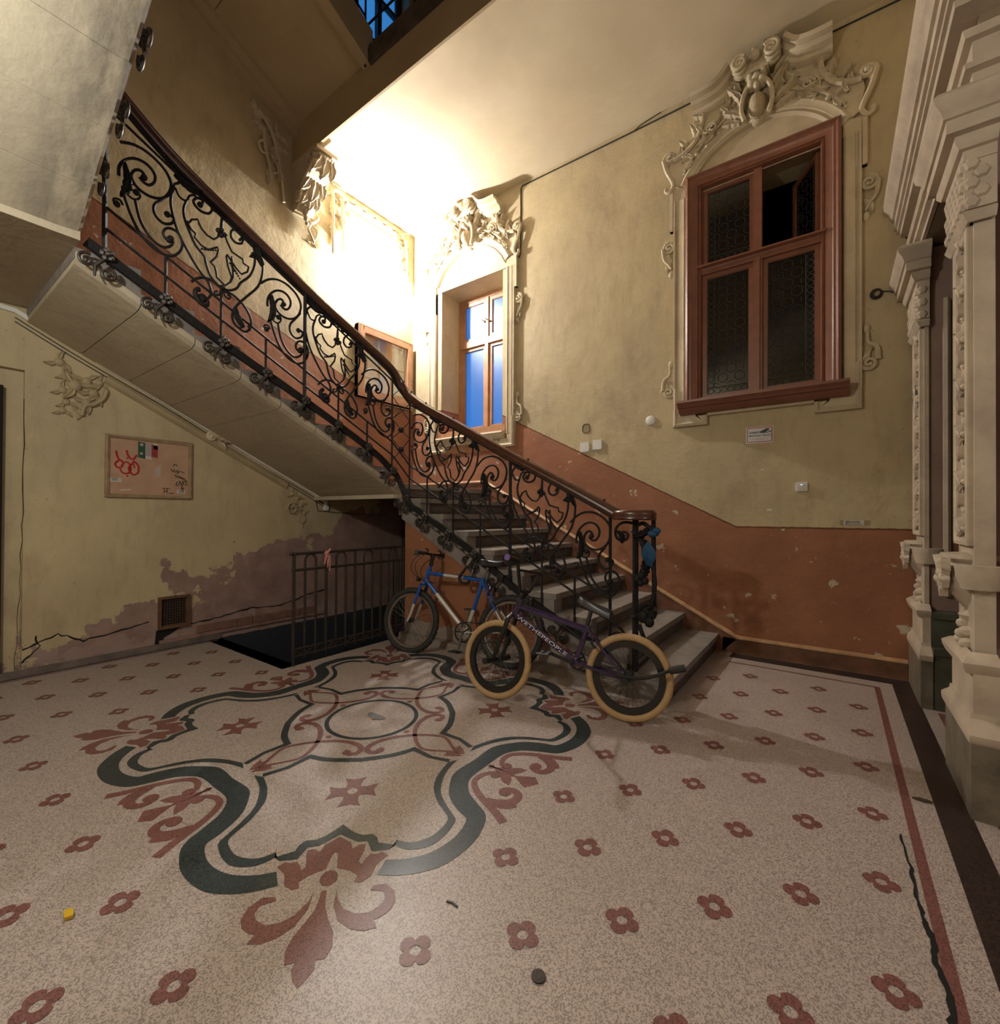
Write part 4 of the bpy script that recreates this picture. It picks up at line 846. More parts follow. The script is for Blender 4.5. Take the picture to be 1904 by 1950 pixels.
MB().sweep(path, [(-.018, -.044), (.018, -.044), (.018, -.030), (-.018, -.030), (-.018, -.044)]).build('handrail_strap', m_iron, rail, smooth=False)
for i in range(4, len(hr), 5):
    b = MB(); q = path[i][0] + path[i][2] * .036; b.lathe([(.009, 0), (.009, .008), (0, .016)], q, path[i][2], 6); b.build('stud', m_iron, rail)
# newel at the foot of the stairs
NX, NY = -1.085, 3.05
b = MB(); n = 28; prof = [(.0, 1.172), (.92, 1.172), (1.0, 1.182), (.97, 1.196), (1.0, 1.210), (.96, 1.228), (.84, 1.240), (.0, 1.242)]
for r_, z in prof:
    for k in range(n): a = 2 * math.pi * k / n; b.v.append((NX - .01 + .150 * r_ * math.cos(a), NY + .110 * r_ * math.sin(a), z))
for i in range(len(prof) - 1):
    for k in range(n): b.f.append((i * n + k, i * n + (k + 1) % n, (i + 1) * n + (k + 1) % n, (i + 1) * n + k))
b.build('newel_cap', m_wood, rail)
ne = part_tube('newel_post', [(NX, NY, 1.175), (NX, NY, .15)], .021, 4)
part_tube('newel_post', [(NX + .115, NY + .02, 1.175), (NX + .12, NY + .02, .60)], .014, 6)
nf = lambda a, c, d: (NX + a, NY - d, c)
def nb(pts, r=.010, nm='newel_scroll', k=4): P = smooth_pts([(*p, 0) for p in pts], k); return MB().tube([nf(q.x, q.y, .01) for q in P], r, 6).build(nm, m_iron, ne)
nb([(-.01, 1.15), (-.08, 1.155), (-.13, 1.12), (-.135, 1.06), (-.10, 1.03), (-.06, 1.04), (-.05, 1.075), (-.08, 1.09), (-.095, 1.07)]); nb([(-.02, 1.10), (.03, 1.05), (.06, .97), (.065, .88), (.05, .80)], .012)
nb([(.115, 1.14), (.125, 1.0), (.118, .90), (.128, .82), (.135, .74), (.11, .62), (.05, .55), (-.02, .51)], .013); nb([(.02, 1.14), (.06, 1.15), (.10, 1.11), (.11, 1.06)], .014)
nb([(-.42, .545), (-.25, .50), (-.12, .44), (-.06, .38)], .009); nb([(.03, .47), (.075, .36), (.125, .325), (.12, .30), (.04, .20), (0, .16)], .014)
nb([(.03, .47), (-.02, .36), (-.08, .29), (-.13, .285)], .011); b = MB(); spiral(b, nf, -.115, .345, .065, .008, -1.6, 1.6, .010, .01, -1, 26); b.build('newel_scroll', m_iron, ne)
for a, c, an, L, w_ in ((.03, 1.06, -1.2, .14, .035), (.055, .98, -1.35, .14, .04), (.06, .90, -1.7, .12, .035), (.10, 1.12, 3.6, .12, .03), (-.12, 1.10, -1.2, .09, .025), (.04, .56, .5, .10, .035), (.09, .50, .9, .09, .03)):
    b = MB(); leaf(b, nf, a, c, an, L, w_, .045, 4); b.build('newel_leaf', m_iron, ne)
b = MB()
for a, c, r_ in ((.025, .78, .03), (.05, .80, .032), (.075, .77, .028), (.045, .755, .026), (.06, .83, .022)): b.ball(nf(a, c, .03), r_, 7, 5)
b.build('newel_rosette', m_iron, ne)
b = MB()
for a, c, r_ in ((.06, .53, .04), (.10, .50, .035), (.12, .55, .03), (.08, .57, .025)): b.ball(nf(a, c, .02), (r_, r_ * .7, r_ * 1.1), 7, 5)
b.build('newel_rosette', m_iron, ne)
# railing of the flight overhead, seen edge-on
def m2(x, w): return (x, .70, S2(x) + .34 + w)
part_tube('shoe_rail', [m2(x, -.02) for x in (-3.40, -1.6)], .016); part_tube('lower_rail', [m2(x, .20) for x in (-3.40, -1.6)], .0085)
MB().tube([(-3.42, .66, 3.86), (-3.38, .68, 3.93), (-3.0, .70, 4.16), (-1.6, .70, 4.93)], .034, 8).build('handrail', m_wood, rail)
for x in (-3.30, -3.0, -2.7, -2.4): part_tube('baluster', [m2(x, -.02), m2(x, .92)], .0095)
for x in (-3.15, -2.85, -2.55):
    b = MB(); fn2 = lambda a, c, d: (a, .70 + d, c); spiral(b, fn2, x, S2(x) + .75, .12, .015, 0, 1.6, .009, 0); spiral(b, fn2, x, S2(x) + 1.02, .10, .015, 3, 1.6, .009, 0, -1); b.build('scroll_panel', m_iron, rail)
    bracket((x, .685, S2(x) + .17), (1, 0, .5), (0, 1, 0))
# railing of the gallery above
gr = thing('gallery_railing', 'dark iron railing high above, seen against the blue upper window', 'railing', (-3, 2.5, 5.4))
part_tube('handrail', [(-3.55, 2.675, 6.30), (.2, 2.675, 6.30)], .03, 6, m_wood2, gr); part_tube('lower_rail', [(-3.55, 2.675, 5.5), (.2, 2.675, 5.5)], .012, 6, m_iron, gr); part_tube('lower_rail', [(-3.55, 2.675, 5.75), (.2, 2.675, 5.75)], .010, 6, m_iron, gr)
part_tube('handrail', [(-3.53, 2.675, 6.35), (-3.53, -.2, 7.6)], .03, 6, m_wood2, gr); part_tube('lower_rail', [(-3.53, 2.675, 5.6), (-3.53, -.2, 6.85)], .012, 6, m_iron, gr); part_tube('lower_rail', [(-3.53, 2.675, 5.85), (-3.53, -.2, 7.1)], .010, 6, m_iron, gr)
for i in range(9): x = -3.53 + i * .22; part_tube('baluster', [(x, 2.675, 5.38), (x, 2.675, 6.30)], .010, 5, m_iron, gr)
for i in range(1, 8): y = 2.675 - i * .22; part_tube('baluster', [(-3.53, y, 5.45 + i * .103), (-3.53, y, 6.35 + i * .103)], .010, 5, m_iron, gr)
for i in range(4):
    b = MB(); spiral(b, lambda a, c, d: (a, 2.675 + d, c), -3.4 + i * .44, 6.02, .10, .01, i, 1.6, .008, 0); b.build('scroll', m_iron, gr)
    b = MB(); spiral(b, lambda a, c, d: (-3.53 + d, a, c), 2.3 - i * .44, 6.1 + .2 * i, .10, .01, i, 1.6, .008, 0); b.build('scroll', m_iron, gr)
# ================================================================ WRITING
def text_part(s, size, fn, name, mat, parent, align='CENTER', sx=1.0, d=0, bold=0):
    cu = bpy.data.curves.new(name, 'FONT'); cu.body = s; cu.size = size; cu.align_x = align; cu.align_y = 'CENTER'; cu.fill_mode = 'BOTH'; cu.offset = bold; cu.resolution_u = 3
    o = bpy.data.objects.new(name, cu); S.collection.objects.link(o)
    me = bpy.data.meshes.new_from_object(o); bpy.data.objects.remove(o); bpy.data.curves.remove(cu)
    for v in me.vertices: v.co = fn(v.co.x * sx, v.co.y, d)
    me.materials.clear(); me.materials.append(mat); me.name = name
    return link(name, me, parent)
def stroke(pts, r, fn, name, mat, parent, k=4, h=.002):
    P = smooth_pts([(*p, 0) for p in pts], k) if k > 1 else [Vector((*p, 0)) for p in pts]
    return MB().tube([fn(p.x, p.y, h) for p in P], r, 5).build(name, mat, parent)
# ================================================================ BICYCLES
m_rub = simple('tyre_black', (.018, .017, .016), .75, (.035, .031, .028), 30); m_gum = simple('tyre_gum', (.46, .30, .145), .6, (.40, .25, .115), 30)
m_rimb = simple('rim_black', (.012, .012, .013), .25, spec=.7); m_rims = simple('rim_alloy', (.26, .215, .19), .38, (.17, .14, .125), 25, metal=.6)
m_spk = simple('spoke_steel', (.16, .15, .14), .35, metal=.8); m_spkb = simple('spoke_black', (.02, .02, .02), .4)
m_blue = simple('paint_blue', (.012, .10, .42), .28, (.010, .075, .33), 14, .6); m_wht = simple('paint_white', (.56, .54, .50), .32, (.46, .43, .39), 16, .6)
m_pur = simple('paint_purple', (.032, .018, .055), .2, (.045, .024, .080), 20, .8); m_blk = simple('black_parts', (.012, .012, .012), .42); m_cable = simple('cable_black', (.012, .011, .011), .5)
m_alloy = simple('alloy_worn', (.30, .27, .24), .38, (.16, .145, .13), 30, metal=.7); m_grip = simple('grip_grey', (.045, .042, .04), .7); m_sad = simple('saddle_vinyl', (.014, .014, .015), .33, spec=.6); m_vio = simple('grip_violet', (.14, .065, .26), .5); m_decal = simple('decal_silver', (.75, .72, .80), .35)
class Bike:
    def __init__(s, name, label, F, R, lean, phi, pu, pv, ha=72):
        F, R = Vector((*F, 0)), Vector((*R, 0)); s.f = (F - R).normalized(); n = Vector((-s.f.y, s.f.x, 0))
        if n.y < 0: n = -n
        a = math.radians(lean); s.v = n * math.sin(a) + Vector((0, 0, math.cos(a))); s.l = s.v.cross(s.f)
        if s.l.y < 0: s.l = -s.l
        s.R = R; h = math.radians(ha); ax = -s.f * math.cos(h) + s.v * math.sin(h); s.P = R + s.f * pu + s.v * pv
        s.rm = Matrix.Rotation(math.radians(phi), 3, ax); s.t = thing(name, label, 'bicycle', tuple((F + R) / 2))
    def w(s, u, v, lat=0): return s.R + s.f * u + s.v * v + s.l * lat
    def q(s, u, v, lat=0): return s.P + s.rm @ (s.w(u, v, lat) - s.P)      # steered side
    def tube(s, nm, pts, r, mat, g=None, n=8, par=None, k=1):
        g = g or s.w; P = [g(*p) for p in pts]
        if k > 1: P = smooth_pts(P, k)
        return MB().tube(P, r, n).build(nm, mat, par or s.t)
    def wheel(s, nm, g, cu, cv, ro, tr, side, tread, rim, spk, nsp, rimh, hubr):
        b = MB(); N = 48; rr = ro - 2 * tr; vs = []
        prof = [(rr, .012), (rr, -.012), (rr - rimh, -.010), (rr - rimh, .010)]
        for i in range(N):
            a = 2 * math.pi * i / N
            for r, lt in prof: vs.append(g(cu + r * math.cos(a), cv + r * math.sin(a), lt))
        b.add(vs, [(i * 4 + k, i * 4 + (k + 1) % 4, (i + 1) % N * 4 + (k + 1) % 4, (i + 1) % N * 4 + k) for i in range(N) for k in range(4)])
        W_ = b.build(nm, rim, s.t, ang=30)
        def tyre(nm2, mat, p0, p1, m_=7):
            b = MB(); vs = []
            for i in range(N):
                a = 2 * math.pi * i / N
                for k in range(m_): t = p0 + (p1 - p0) * k / (m_ - 1); r = ro - tr + tr * math.cos(t); vs.append(g(cu + r * math.cos(a), cv + r * math.sin(a), tr * .95 * math.sin(t)))
            b.add(vs, [(i * m_ + k, i * m_ + k + 1, (i + 1) % N * m_ + k + 1, (i + 1) % N * m_ + k) for i in range(N) for k in range(m_ - 1)]); return b.build(nm2, mat, W_)
        tyre('tyre', tread, -1.0, 1.0)
        for sg in (-1, 1): tyre('sidewall', side, sg * 1.0, sg * 2.75, 6)
        b = MB()
        if tread is m_rub:
            for i in range(72):
                a = 2 * math.pi * i / 72
                for lt in (-.5, 0, .5): r = ro - tr + tr * math.cos(lt); b.ball(g(cu + (r + .001) * math.cos(a + .02 * (i % 2)), cv + (r + .001) * math.sin(a + .02 * (i % 2)), tr * math.sin(lt)), .0065, 5, 3)
            o = b.build('tread_knob', m_rub, W_); o['kind'] = 'stuff'
        for i in range(nsp):
            a = 2 * math.pi * i / nsp; c = a + (.9 if i % 2 else -.9); sd = .022 if (i // 2) % 2 else -.022
            MB().tube([g(cu + .022 * math.cos(c), cv + .022 * math.sin(c), sd), g(cu + (rr - rimh) * math.cos(a), cv + (rr - rimh) * math.sin(a), 0)], .0011, 4, cap=False).build('spoke', spk, W_, smooth=False)
        b = MB(); axl = (g(cu, cv, 1) - g(cu, cv, 0)).normalized(); b.lathe([(0, -.05), (.009, -.05), (.009, -.032), (hubr, -.03), (hubr, -.02), (hubr * .55, -.012), (hubr * .55, .012), (hubr, .02), (hubr, .03), (.009, .032), (.009, .05), (0, .05)], g(cu, cv, 0), axl, 10); b.build('hub', m_blk, W_)
        return W_
    def saddle(s, cf, cb, zt, wid, mat, slope=0, th=.042):
        b = MB(); n = 12; m = 9; vs = []
        for i in range(n):
            t = i / (n - 1); u = cf + (cb - cf) * t; z = zt + slope * t + .012 * (2 * t - 1) ** 2
            hw = wid * (.17 + .83 * (max(0, t - .25) / .75) ** 1.4) * (1 if t < .93 else .86); end = .35 if i in (0, n - 1) else 1
            for k in range(m): a = math.pi * (k / (m - 1)); vs.append(s.w(u, z - th + th * math.sin(a) ** .6 * end, hw * math.cos(a) * end))
        b.add(vs, [(i * m + k, i * m + k + 1, (i + 1) * m + k + 1, (i + 1) * m + k) for i in range(n - 1) for k in range(m - 1)] + [(i * m, (i + 1) * m, (i + 1) * m + m - 1, i * m + m - 1) for i in range(n - 1)] + [tuple(range(m)), tuple((n - 1) * m + k for k in range(m))])
        return b.build('saddle', mat, s.t, ang=60)
    def ring(s, nm, cu, cv, r, teeth, lat, mat):
        b = MB(); N = teeth * 2; vs = []
        for i in range(N):
            a = 2 * math.pi * i / N; ro = r if i % 2 else r - .005
            for rr, lt in ((ro, lat - .002), (ro, lat + .002), (r * .80, lat + .002), (r * .80, lat - .002)): vs.append(s.w(cu + rr * math.cos(a), cv + rr * math.sin(a), lt))
        b.add(vs, [(i * 4 + k, i * 4 + (k + 1) % 4, (i + 1) % N * 4 + (k + 1) % 4, (i + 1) % N * 4 + k) for i in range(N) for k in range(4)])
        for i in range(5): a = 2 * math.pi * i / 5; b.tube([s.w(cu, cv, lat), s.w(cu + r * .85 * math.cos(a), cv + r * .85 * math.sin(a), lat)], .005, 4)
        return b.build(nm, mat, s.t, smooth=False)
    def pedal(s, u, v, lat, par):
        b = MB(); 
        for a, c in ((-.035, -.035), (.035, .035)): b.tube([s.w(u + a, v, lat - .04), s.w(u + c, v, lat + .04)], .007, 5)
        for lt in (-.04, 0, .04): b.tube([s.w(u - .038, v, lat + lt), s.w(u + .038, v, lat + lt)], .007, 5)
        b.tube([s.w(u, v, lat - .045), s.w(u, v, lat + .045)], .009, 6); return b.build('pedal', m_blk, par)
# ---- the small-wheeled purple bike in front
B1 = Bike('bmx_bicycle', 'dark purple small-wheeled stunt bicycle with tan tyres standing in front of the steps', (-1.78, 2.413), (-.94, 2.606), 8, -8, .75, .60)
fr = B1.tube('frame', [(.733, .604), (.269, .498)], .0195, m_pur); B1.tube('down_tube', [(.765, .555), (.345, .300)], .0215, m_pur, par=fr); B1.tube('seat_tube', [(.275, .525), (.350, .300)], .0165, m_pur, par=fr); B1.tube('head_tube', [(.728, .655), (.768, .545)], .022, m_pur, par=fr)
for l_ in (-1, 1):
    B1.tube('seat_stay', [(.270, .495, .012 * l_), (.19, .41, .038 * l_), (.035, .245, .055 * l_)], .0085, m_pur, par=fr, k=3); B1.tube('chain_stay', [(.345, .300, .025 * l_), (.20, .275, .042 * l_), (.035, .245, .055 * l_)], .0095, m_pur, par=fr, k=3)
MB().lathe([(0, -.04), (.025, -.04), (.025, .04), (0, .04)], B1.w(.350, .300), B1.l, 12).build('bottom_bracket', m_pur, fr)
a0, a1 = Vector((.765, .555)), Vector((.345, .300)); dv = (a1 - a0).normalized()
def bmx_txt(x, y, d):
    an = y / .0220; c = a0.lerp(a1, .46) + dv * x; nn = Vector((-dv.y, dv.x)) * (1 if -dv.y * 0 + dv.x < 0 else 1); nn = Vector((dv.y, -dv.x)) if Vector((dv.y, -dv.x)).y > 0 else -Vector((dv.y, -dv.x))
    p = c + nn * (.0227 * math.sin(an)); return B1.w(p.x, p.y, -.0227 * math.cos(an))
text_part('WETHEPEOPLE', .033, bmx_txt, 'lettering', m_decal, fr, sx=1.8)
B1.tube('seat_post', [(.290, .50), (.262, .615)], .0125, m_blk); B1.saddle(.350, .120, .705, .060, m_sad, -.085, .055)
fk = B1.tube('fork', [(.720, .69), (.775, .54)], .017, m_blk, B1.q)
for l_ in (-1, 1): B1.tube('fork_leg', [(.772, .55, .02 * l_), (.785, .525, .052 * l_), (.83, .38, .056 * l_), (.875, .25, .058 * l_)], [.015, .016, .015, .012], m_blk, B1.q, par=fk)
hb = B1.tube('handlebar', [(.655, .895, -.34), (.66, .885, -.21), (.668, .87, -.19), (.70, .72, -.075), (.704, .705, -.05), (.704, .705, .05), (.70, .72, .075), (.668, .87, .19), (.66, .885, .21), (.655, .895, .34)], .0115, m_blk, B1.q, k=2)
B1.tube('crossbar', [(.675, .835, -.165), (.675, .835, .165)], .0085, m_blk, B1.q, par=hb)
MB().tube([B1.q(.72, .685), B1.q(.695, .705)], .028, 6).build('stem', m_blk, hb)
for l_ in (-1, 1):
    B1.tube('grip', [(.655, .895, .345 * l_), (.66, .887, .22 * l_)], .0165, m_blk, B1.q, par=hb)
    g_ = MB().lathe([(0, 0), (.010, 0), (.020, .002), (.020, .010), (0, .010)], B1.q(.655, .895, .343 * l_), (B1.q(.655, .895, .4 * l_) - B1.q(.655, .895, .3 * l_)), 12).build('grip_end', m_vio, hb); g_['label'] = 'violet grip end cap'
B1.wheel('front_wheel', B1.q, .875, .252, .252, .0215, m_gum, m_gum, m_rimb, m_spkb, 36, .038, .018); B1.wheel('rear_wheel', B1.w, .03, .252, .252, .0215, m_gum, m_gum, m_rimb, m_spkb, 36, .038, .024)
for g_, cu in ((B1.q, .875), (B1.w, .03)):
    for l_ in (-1, 1): MB().tube([g_(cu, .25, .06 * l_), g_(cu, .25, .155 * l_)], .019, 10).build('foot_peg', m_blk, B1.t)
B1.ring('chainring', .350, .300, .058, 25, .045, m_blk)
ck = B1.tube('crank', [(.350, .300, -.06), (.50, .345, -.065)], .011, m_blk); B1.pedal(.515, .348, -.12, ck); ck = B1.tube('crank', [(.350, .300, .06), (.20, .255, .065)], .011, m_blk); B1.pedal(.195, .255, .12, ck)
b = MB()
for i in range(40): t = i / 40; b.tube([B1.w(.35 + (.03 - .35) * t, .355 - .075 * t, .045), B1.w(.35 + (.03 - .35) * (t + .014), .355 - .075 * (t + .014), .045)], .004, 4); b.tube([B1.w(.35 + (.03 - .35) * t, .245 - .02 * t, .045), B1.w(.35 + (.03 - .35) * (t + .014), .245 - .02 * (t + .014), .045)], .004, 4)
o = b.build('chain', m_blk, B1.t); o['kind'] = 'stuff'
B1.tube('brake_cable', [(.74, .66, -.02), (.66, .575, -.02), (.45, .52, -.02), (.33, .45, -.025), (.29, .41, -.03)], .003, m_cable, k=4, n=5)
b = MB(); b.tube([B1.w(.23, .46, -.045), B1.w(.245, .43, -.05), B1.w(.22, .40, -.05)], .008, 6); b.tube([B1.w(.23, .46, .045), B1.w(.245, .43, .05)], .008, 6); b.build('rear_brake', m_blk, B1.t, smooth=True)
# ---- the blue and white mountain bike against the string wall
B2 = Bike('mountain_bicycle', 'blue and white mountain bicycle leaning on the terracotta wall under the stairs', (-2.955, 2.780), (-1.93, 2.955), 10, 3, .978, .668)
fr = B2.tube('frame', [(.958, .695), (.80, .688)], .016, m_blue)
B2.tube('top_tube', [(.80, .688), (.60, .680)], .0160, m_wht, par=fr)['label'] = 'white section of the top tube'; B2.tube('top_tube', [(.60, .680), (.412, .665)], .0161, m_blue, par=fr)
B2.tube('head_tube', [(.957, .735), (.992, .610)], .020, m_blue, par=fr); B2.tube('down_tube', [(.985, .635), (.855, .520)], .018, m_blue, par=fr); B2.tube('down_tube', [(.855, .520), (.535, .240)], .0181, m_wht, par=fr)['label'] = 'white section of the down tube'
B2.tube('seat_tube', [(.408, .690), (.478, .42)], .0165, m_blue, par=fr); B2.tube('seat_tube', [(.478, .42), (.530, .235)], .0166, m_wht, par=fr)
for l_ in (-1, 1):
    B2.tube('seat_stay', [(.412, .66, .016 * l_), (.36, .58, .03 * l_), (.25, .43, .046 * l_)], .0085, m_blue, par=fr); B2.tube('seat_stay', [(.25, .43, .046 * l_), (.13, .285, .062 * l_)], .0086, m_wht, par=fr); B2.tube('chain_stay', [(.53, .235, .03 * l_), (.40, .245, .045 * l_), (.13, .285, .062 * l_)], .0095, m_wht, par=fr)
MB().lathe([(0, -.04), (.022, -.04), (.022, .04), (0, .04)], B2.w(.533, .235), B2.l, 10).build('bottom_bracket', m_wht, fr)
B2.tube('seat_post', [(.408, .69), (.375, .775)], .0125, m_alloy); B2.saddle(.475, .205, .838, .075, m_sad, -.005, .05)
fk = B2.tube('fork', [(.952, .76), (.996, .595)], .0145, m_blue, B2.q)
for l_ in (-1, 1): f2 = B2.tube('fork_leg', [(.994, .60, .015 * l_), (1.002, .575, .055 * l_), (1.045, .42, .058 * l_)], .0135, m_blue, B2.q, par=fk); B2.tube('fork_leg', [(1.045, .42, .058 * l_), (1.07, .33, .058 * l_), (1.10, .265, .056 * l_)], [.0137, .012, .009], m_wht, B2.q, par=fk)
B2.wheel('front_wheel', B2.q, 1.10, .272, .283, .024, m_rub, m_rub, m_rims, m_spk, 36, .018, .020); B2.wheel('rear_wheel', B2.w, .13, .284, .283, .024, m_rub, m_rub, m_rims, m_spk, 36, .018, .024)
hb = B2.tube('handlebar', [(.935, .862, -.27), (.945, .862, -.10), (.948, .858, 0), (.945, .862, .10), (.935, .862, .27)], .0115, m_blk, B2.q, k=2)
MB().tube([B2.q(.950, .762), B2.q(.940, .825), B2.q(.948, .858)], .018, 8).build('stem', m_blk, hb)
for l_ in (-1, 1):
    B2.tube('grip', [(.935, .862, .275 * l_), (.940, .862, .15 * l_)], .019, m_grip, B2.q, par=hb); B2.tube('brake_lever', [(.945, .855, .13 * l_), (.985, .845, .15 * l_), (.99, .84, .24 * l_)], .0055, m_alloy, B2.q, par=hb); B2.tube('shifter', [(.93, .868, .115 * l_), (.925, .895, .11 * l_), (.95, .905, .10 * l_)], .010, m_blk, B2.q, par=hb)
    B2.tube('brake_cable', [(.985, .845, .13 * l_), (1.06, .80, .11 * l_), (1.10, .72, .08 * l_), (1.05, .65, .04 * l_), (1.0, .63, .02 * l_)], .0032, m_cable, B2.q, k=5, n=5); B2.tube('brake_cable', [(.97, .85, .09 * l_), (1.03, .77, .12 * l_), (1.02, .66, .08 * l_), (.95, .62, .03 * l_), (.90, .61, .02 * l_)], .0028, m_cable, B2.q, k=5, n=5)
    B2.tube('front_brake', [(1.0, .60, .05 * l_), (1.015, .565, .052 * l_), (1.005, .535, .03 * l_)], .009, m_blk, B2.q); B2.tube('rear_brake', [(.335, .55, .05 * l_), (.315, .60, .052 * l_), (.325, .63, .02 * l_)], .008, m_blk)
MB().prism([(-.025, -.02), (.025, -.014), (.025, .014), (-.025, .02)], lambda a, c, d: B2.q(1.05 + d, .635 + c, a), 0, .02).build('reflector', m_blk, B2.t, smooth=False)
B2.ring('chainring', .533, .235, .085, 40, -.045, m_blk); B2.ring('chainring', .533, .235, .068, 32, -.038, m_alloy); B2.ring('sprocket', .13, .284, .045, 20, -.045, m_blk)
ck = B2.tube('crank', [(.533, .235, -.06), (.550, .10, -.065)], .010, m_alloy); B2.pedal(.552, .085, -.115, ck); ck = B2.tube('crank', [(.533, .235, .05), (.566, .405, .055)], .010, m_alloy); B2.pedal(.567, .415, .105, ck)
b = MB(); b.tube([B2.w(.52, .318, -.042), B2.w(.14, .33, -.045)], .004, 4); b.tube([B2.w(.52, .152, -.042), B2.w(.16, .20, -.045), B2.w(.12, .24, -.045)], .004, 4); b.build('chain', m_blk, B2.t); b = MB(); b.box((-.0,) * 3, (.0,) * 3)
B2.tube('derailleur', [(.12, .27, -.06), (.10, .22, -.06), (.14, .17, -.055)], .012, m_blk, k=2); B2.tube('brake_cable', [(.80, .70, -.01), (.60, .695, -.012), (.43, .68, -.01), (.34, .66, 0)], .003, m_cable, k=3, n=5)
# lock that ties the blue bike to the railing
lk = thing('cable_lock', 'black coiled cable lock looped round the blue bicycle top tube and the railing', 'lock', tuple(B2.w(.57, .70, .02)))
lp = smooth_pts([B2.w(.60, .72, -.03), B2.w(.625, .68, -.035), B2.w(.60, .635, -.03), B2.w(.555, .64, 0), B2.w(.545, .70, .03), B2.w(.535, .80, .05), B2.w(.50, .86, .05), B2.w(.52, .88, .03), B2.w(.555, .80, -.01), B2.w(.60, .72, -.03)], 5)
b = MB(); b.tube(lp, [.011 if i % 2 else .014 for i in range(len(lp))], 7); b.build('cable', m_blk, lk); MB().tube([B2.w(.57, .78, -.02), B2.w(.545, .845, .0)], .017, 8).build('lock_barrel', m_alloy, lk)
# black bent tube with foam end lying by the rear wheel
bt = thing('bent_tube', 'black bent tube with thick foam end sticking out past the purple bicycle rear wheel', 'tube', tuple(B1.w(.0, .27, -.09)))
B1b = [B1.w(.125, .31, -.085), B1.w(.09, .275, -.095), B1.w(.0, .268, -.10), B1.w(-.10, .285, -.09), B1.w(-.19, .325, -.07), B1.w(-.22, .335, -.06)]
MB().tube(smooth_pts(B1b, 4), .0095, 8).build('tube', m_blk, bt); MB().tube([B1.w(-.20, .330, -.065), B1.w(-.28, .352, -.05)], [.022, .021], 10).build('foam_end', m_rub, bt)
# ================================================================ IRON GATE OVER THE CELLAR STAIRS
gt = thing('cellar_gate', 'low black iron gate of hooped bars guarding the cellar stairs', 'gate', (XI, 1.97, 0))
GY = [1.97 + .0955 * k for k in range(13)]; GX = XI + .0
for k, y in enumerate(GY):
    if k % 3 == 0: MB().tube([(GX, y, .0 if k == 0 else .05), (GX, y, .89)], .013, 6).build('thick_bar', m_irong, gt)
    elif k % 3 == 1 and k + 1 < 13:
        y2 = GY[k + 1]; c = (y + y2) / 2; r = (y2 - y) / 2
        MB().tube([(GX, y, .05), (GX, y, .80)] + [(GX, c - r * math.cos(a), .82 + r * 1.2 * math.sin(a)) for a in [math.pi * i / 8 for i in range(9)]] + [(GX, y2, .80), (GX, y2, .05)], .010, 6).build('hooped_bar', m_irong, gt)
for z, r in ((.885, .013), (.755, .012), (.125, .011), (.07, .010)): MB().tube([(GX, GY[0] - .012, z), (GX, GY[-1] + .01, z)], r, 6).build('rail', m_irong, gt)
b = MB(); b.ball((GX, GY[0] - .02, .888), .018, 8, 6); b.build('knob', m_irong, gt)
for k in range(12): MB().tube([(GX, GY[k], .07 if k % 2 else .125), (GX, GY[k + 1], .125 if k % 2 else .07)], .007, 5).build('brace', m_irong, gt)
for k in range(3): y = 3.03 + .035 * k; MB().tube([(GX - .05, y, .02), (GX - .05, y, .74)], .008, 5).build('side_bar', m_irong, gt)
rg = thing('pink_rag', 'small faded pink rag knotted on the top rail of the cellar gate', 'rag', (GX + .02, 2.25, .88)); m_pink = simple('rag_pink', (.50, .22, .19), .85, (.38, .15, .13), 30)
b = MB(); b.ball((GX + .016, 2.25, .875), (.02, .022, .022), 8, 6); b.build('knot', m_pink, rg)
for dy, dz, L in ((.02, -.04, .15), (-.03, -.03, .09), (.0, -.05, .12), (.025, .035, .04)): MB().tube([(GX + .02, 2.25, .875), (GX + .035, 2.25 + dy * .6, .875 + dz * .8), (GX + .03, 2.25 + dy, .875 - (L if dz < 0 else -L))], [.006, .011, .004], 5, flat=.35).build('tail', m_pink, rg)
# ================================================================ THINGS ON THE LEFT WALL
nb_ = thing('notice_board', 'battered peach notice board with red and black graffiti under the stairs', 'notice board', (XL, 1.43, 1.33))
b = MB(); moulding(b, [(1.116, 1.334), (1.741, 1.334), (1.741, 1.853), (1.116, 1.853)], [(0, 0), (0, .022), (.012, .028), (.028, .02), (.03, 0)], wl, True); b.build('board_frame', simple('frame_worn', (.36, .25, .14), .6, (.24, .16, .09), 20), nb_)
MB().prism([(1.14, 1.355), (1.72, 1.355), (1.72, 1.83), (1.14, 1.83)], wl, 0, .010).build('board_panel', simple('board_peach', (.50, .31, .20), .6, (.42, .25, .165), 7), nb_, smooth=False)
bd = lambda a, c, d: wl(a, c, .010 + d); m_redp = simple('spray_red', (.42, .012, .015), .5); m_blkp = simple('marker_black', (.02, .02, .022), .5)
for pts in ([(1.185, 1.72), (1.20, 1.66), (1.23, 1.635)], [(1.255, 1.73), (1.27, 1.68), (1.30, 1.66), (1.325, 1.70)], [(1.20, 1.64), (1.18, 1.61), (1.20, 1.58), (1.23, 1.60), (1.225, 1.64), (1.20, 1.64)], [(1.25, 1.635), (1.22, 1.60), (1.22, 1.55), (1.26, 1.535), (1.285, 1.57), (1.275, 1.62), (1.25, 1.635)], [(1.30, 1.63), (1.27, 1.58), (1.30, 1.53), (1.335, 1.55), (1.335, 1.61), (1.305, 1.645), (1.30, 1.63), (1.31, 1.59)]): stroke(pts, .0065, bd, 'graffiti_stroke', m_redp, nb_)
for a, c in ((1.262, 1.665), (1.262, 1.515)): b = MB(); dome(b, bd, a, c, .008, .008, .003, n=8, m=2); b.build('graffiti_dot', m_redp, nb_)
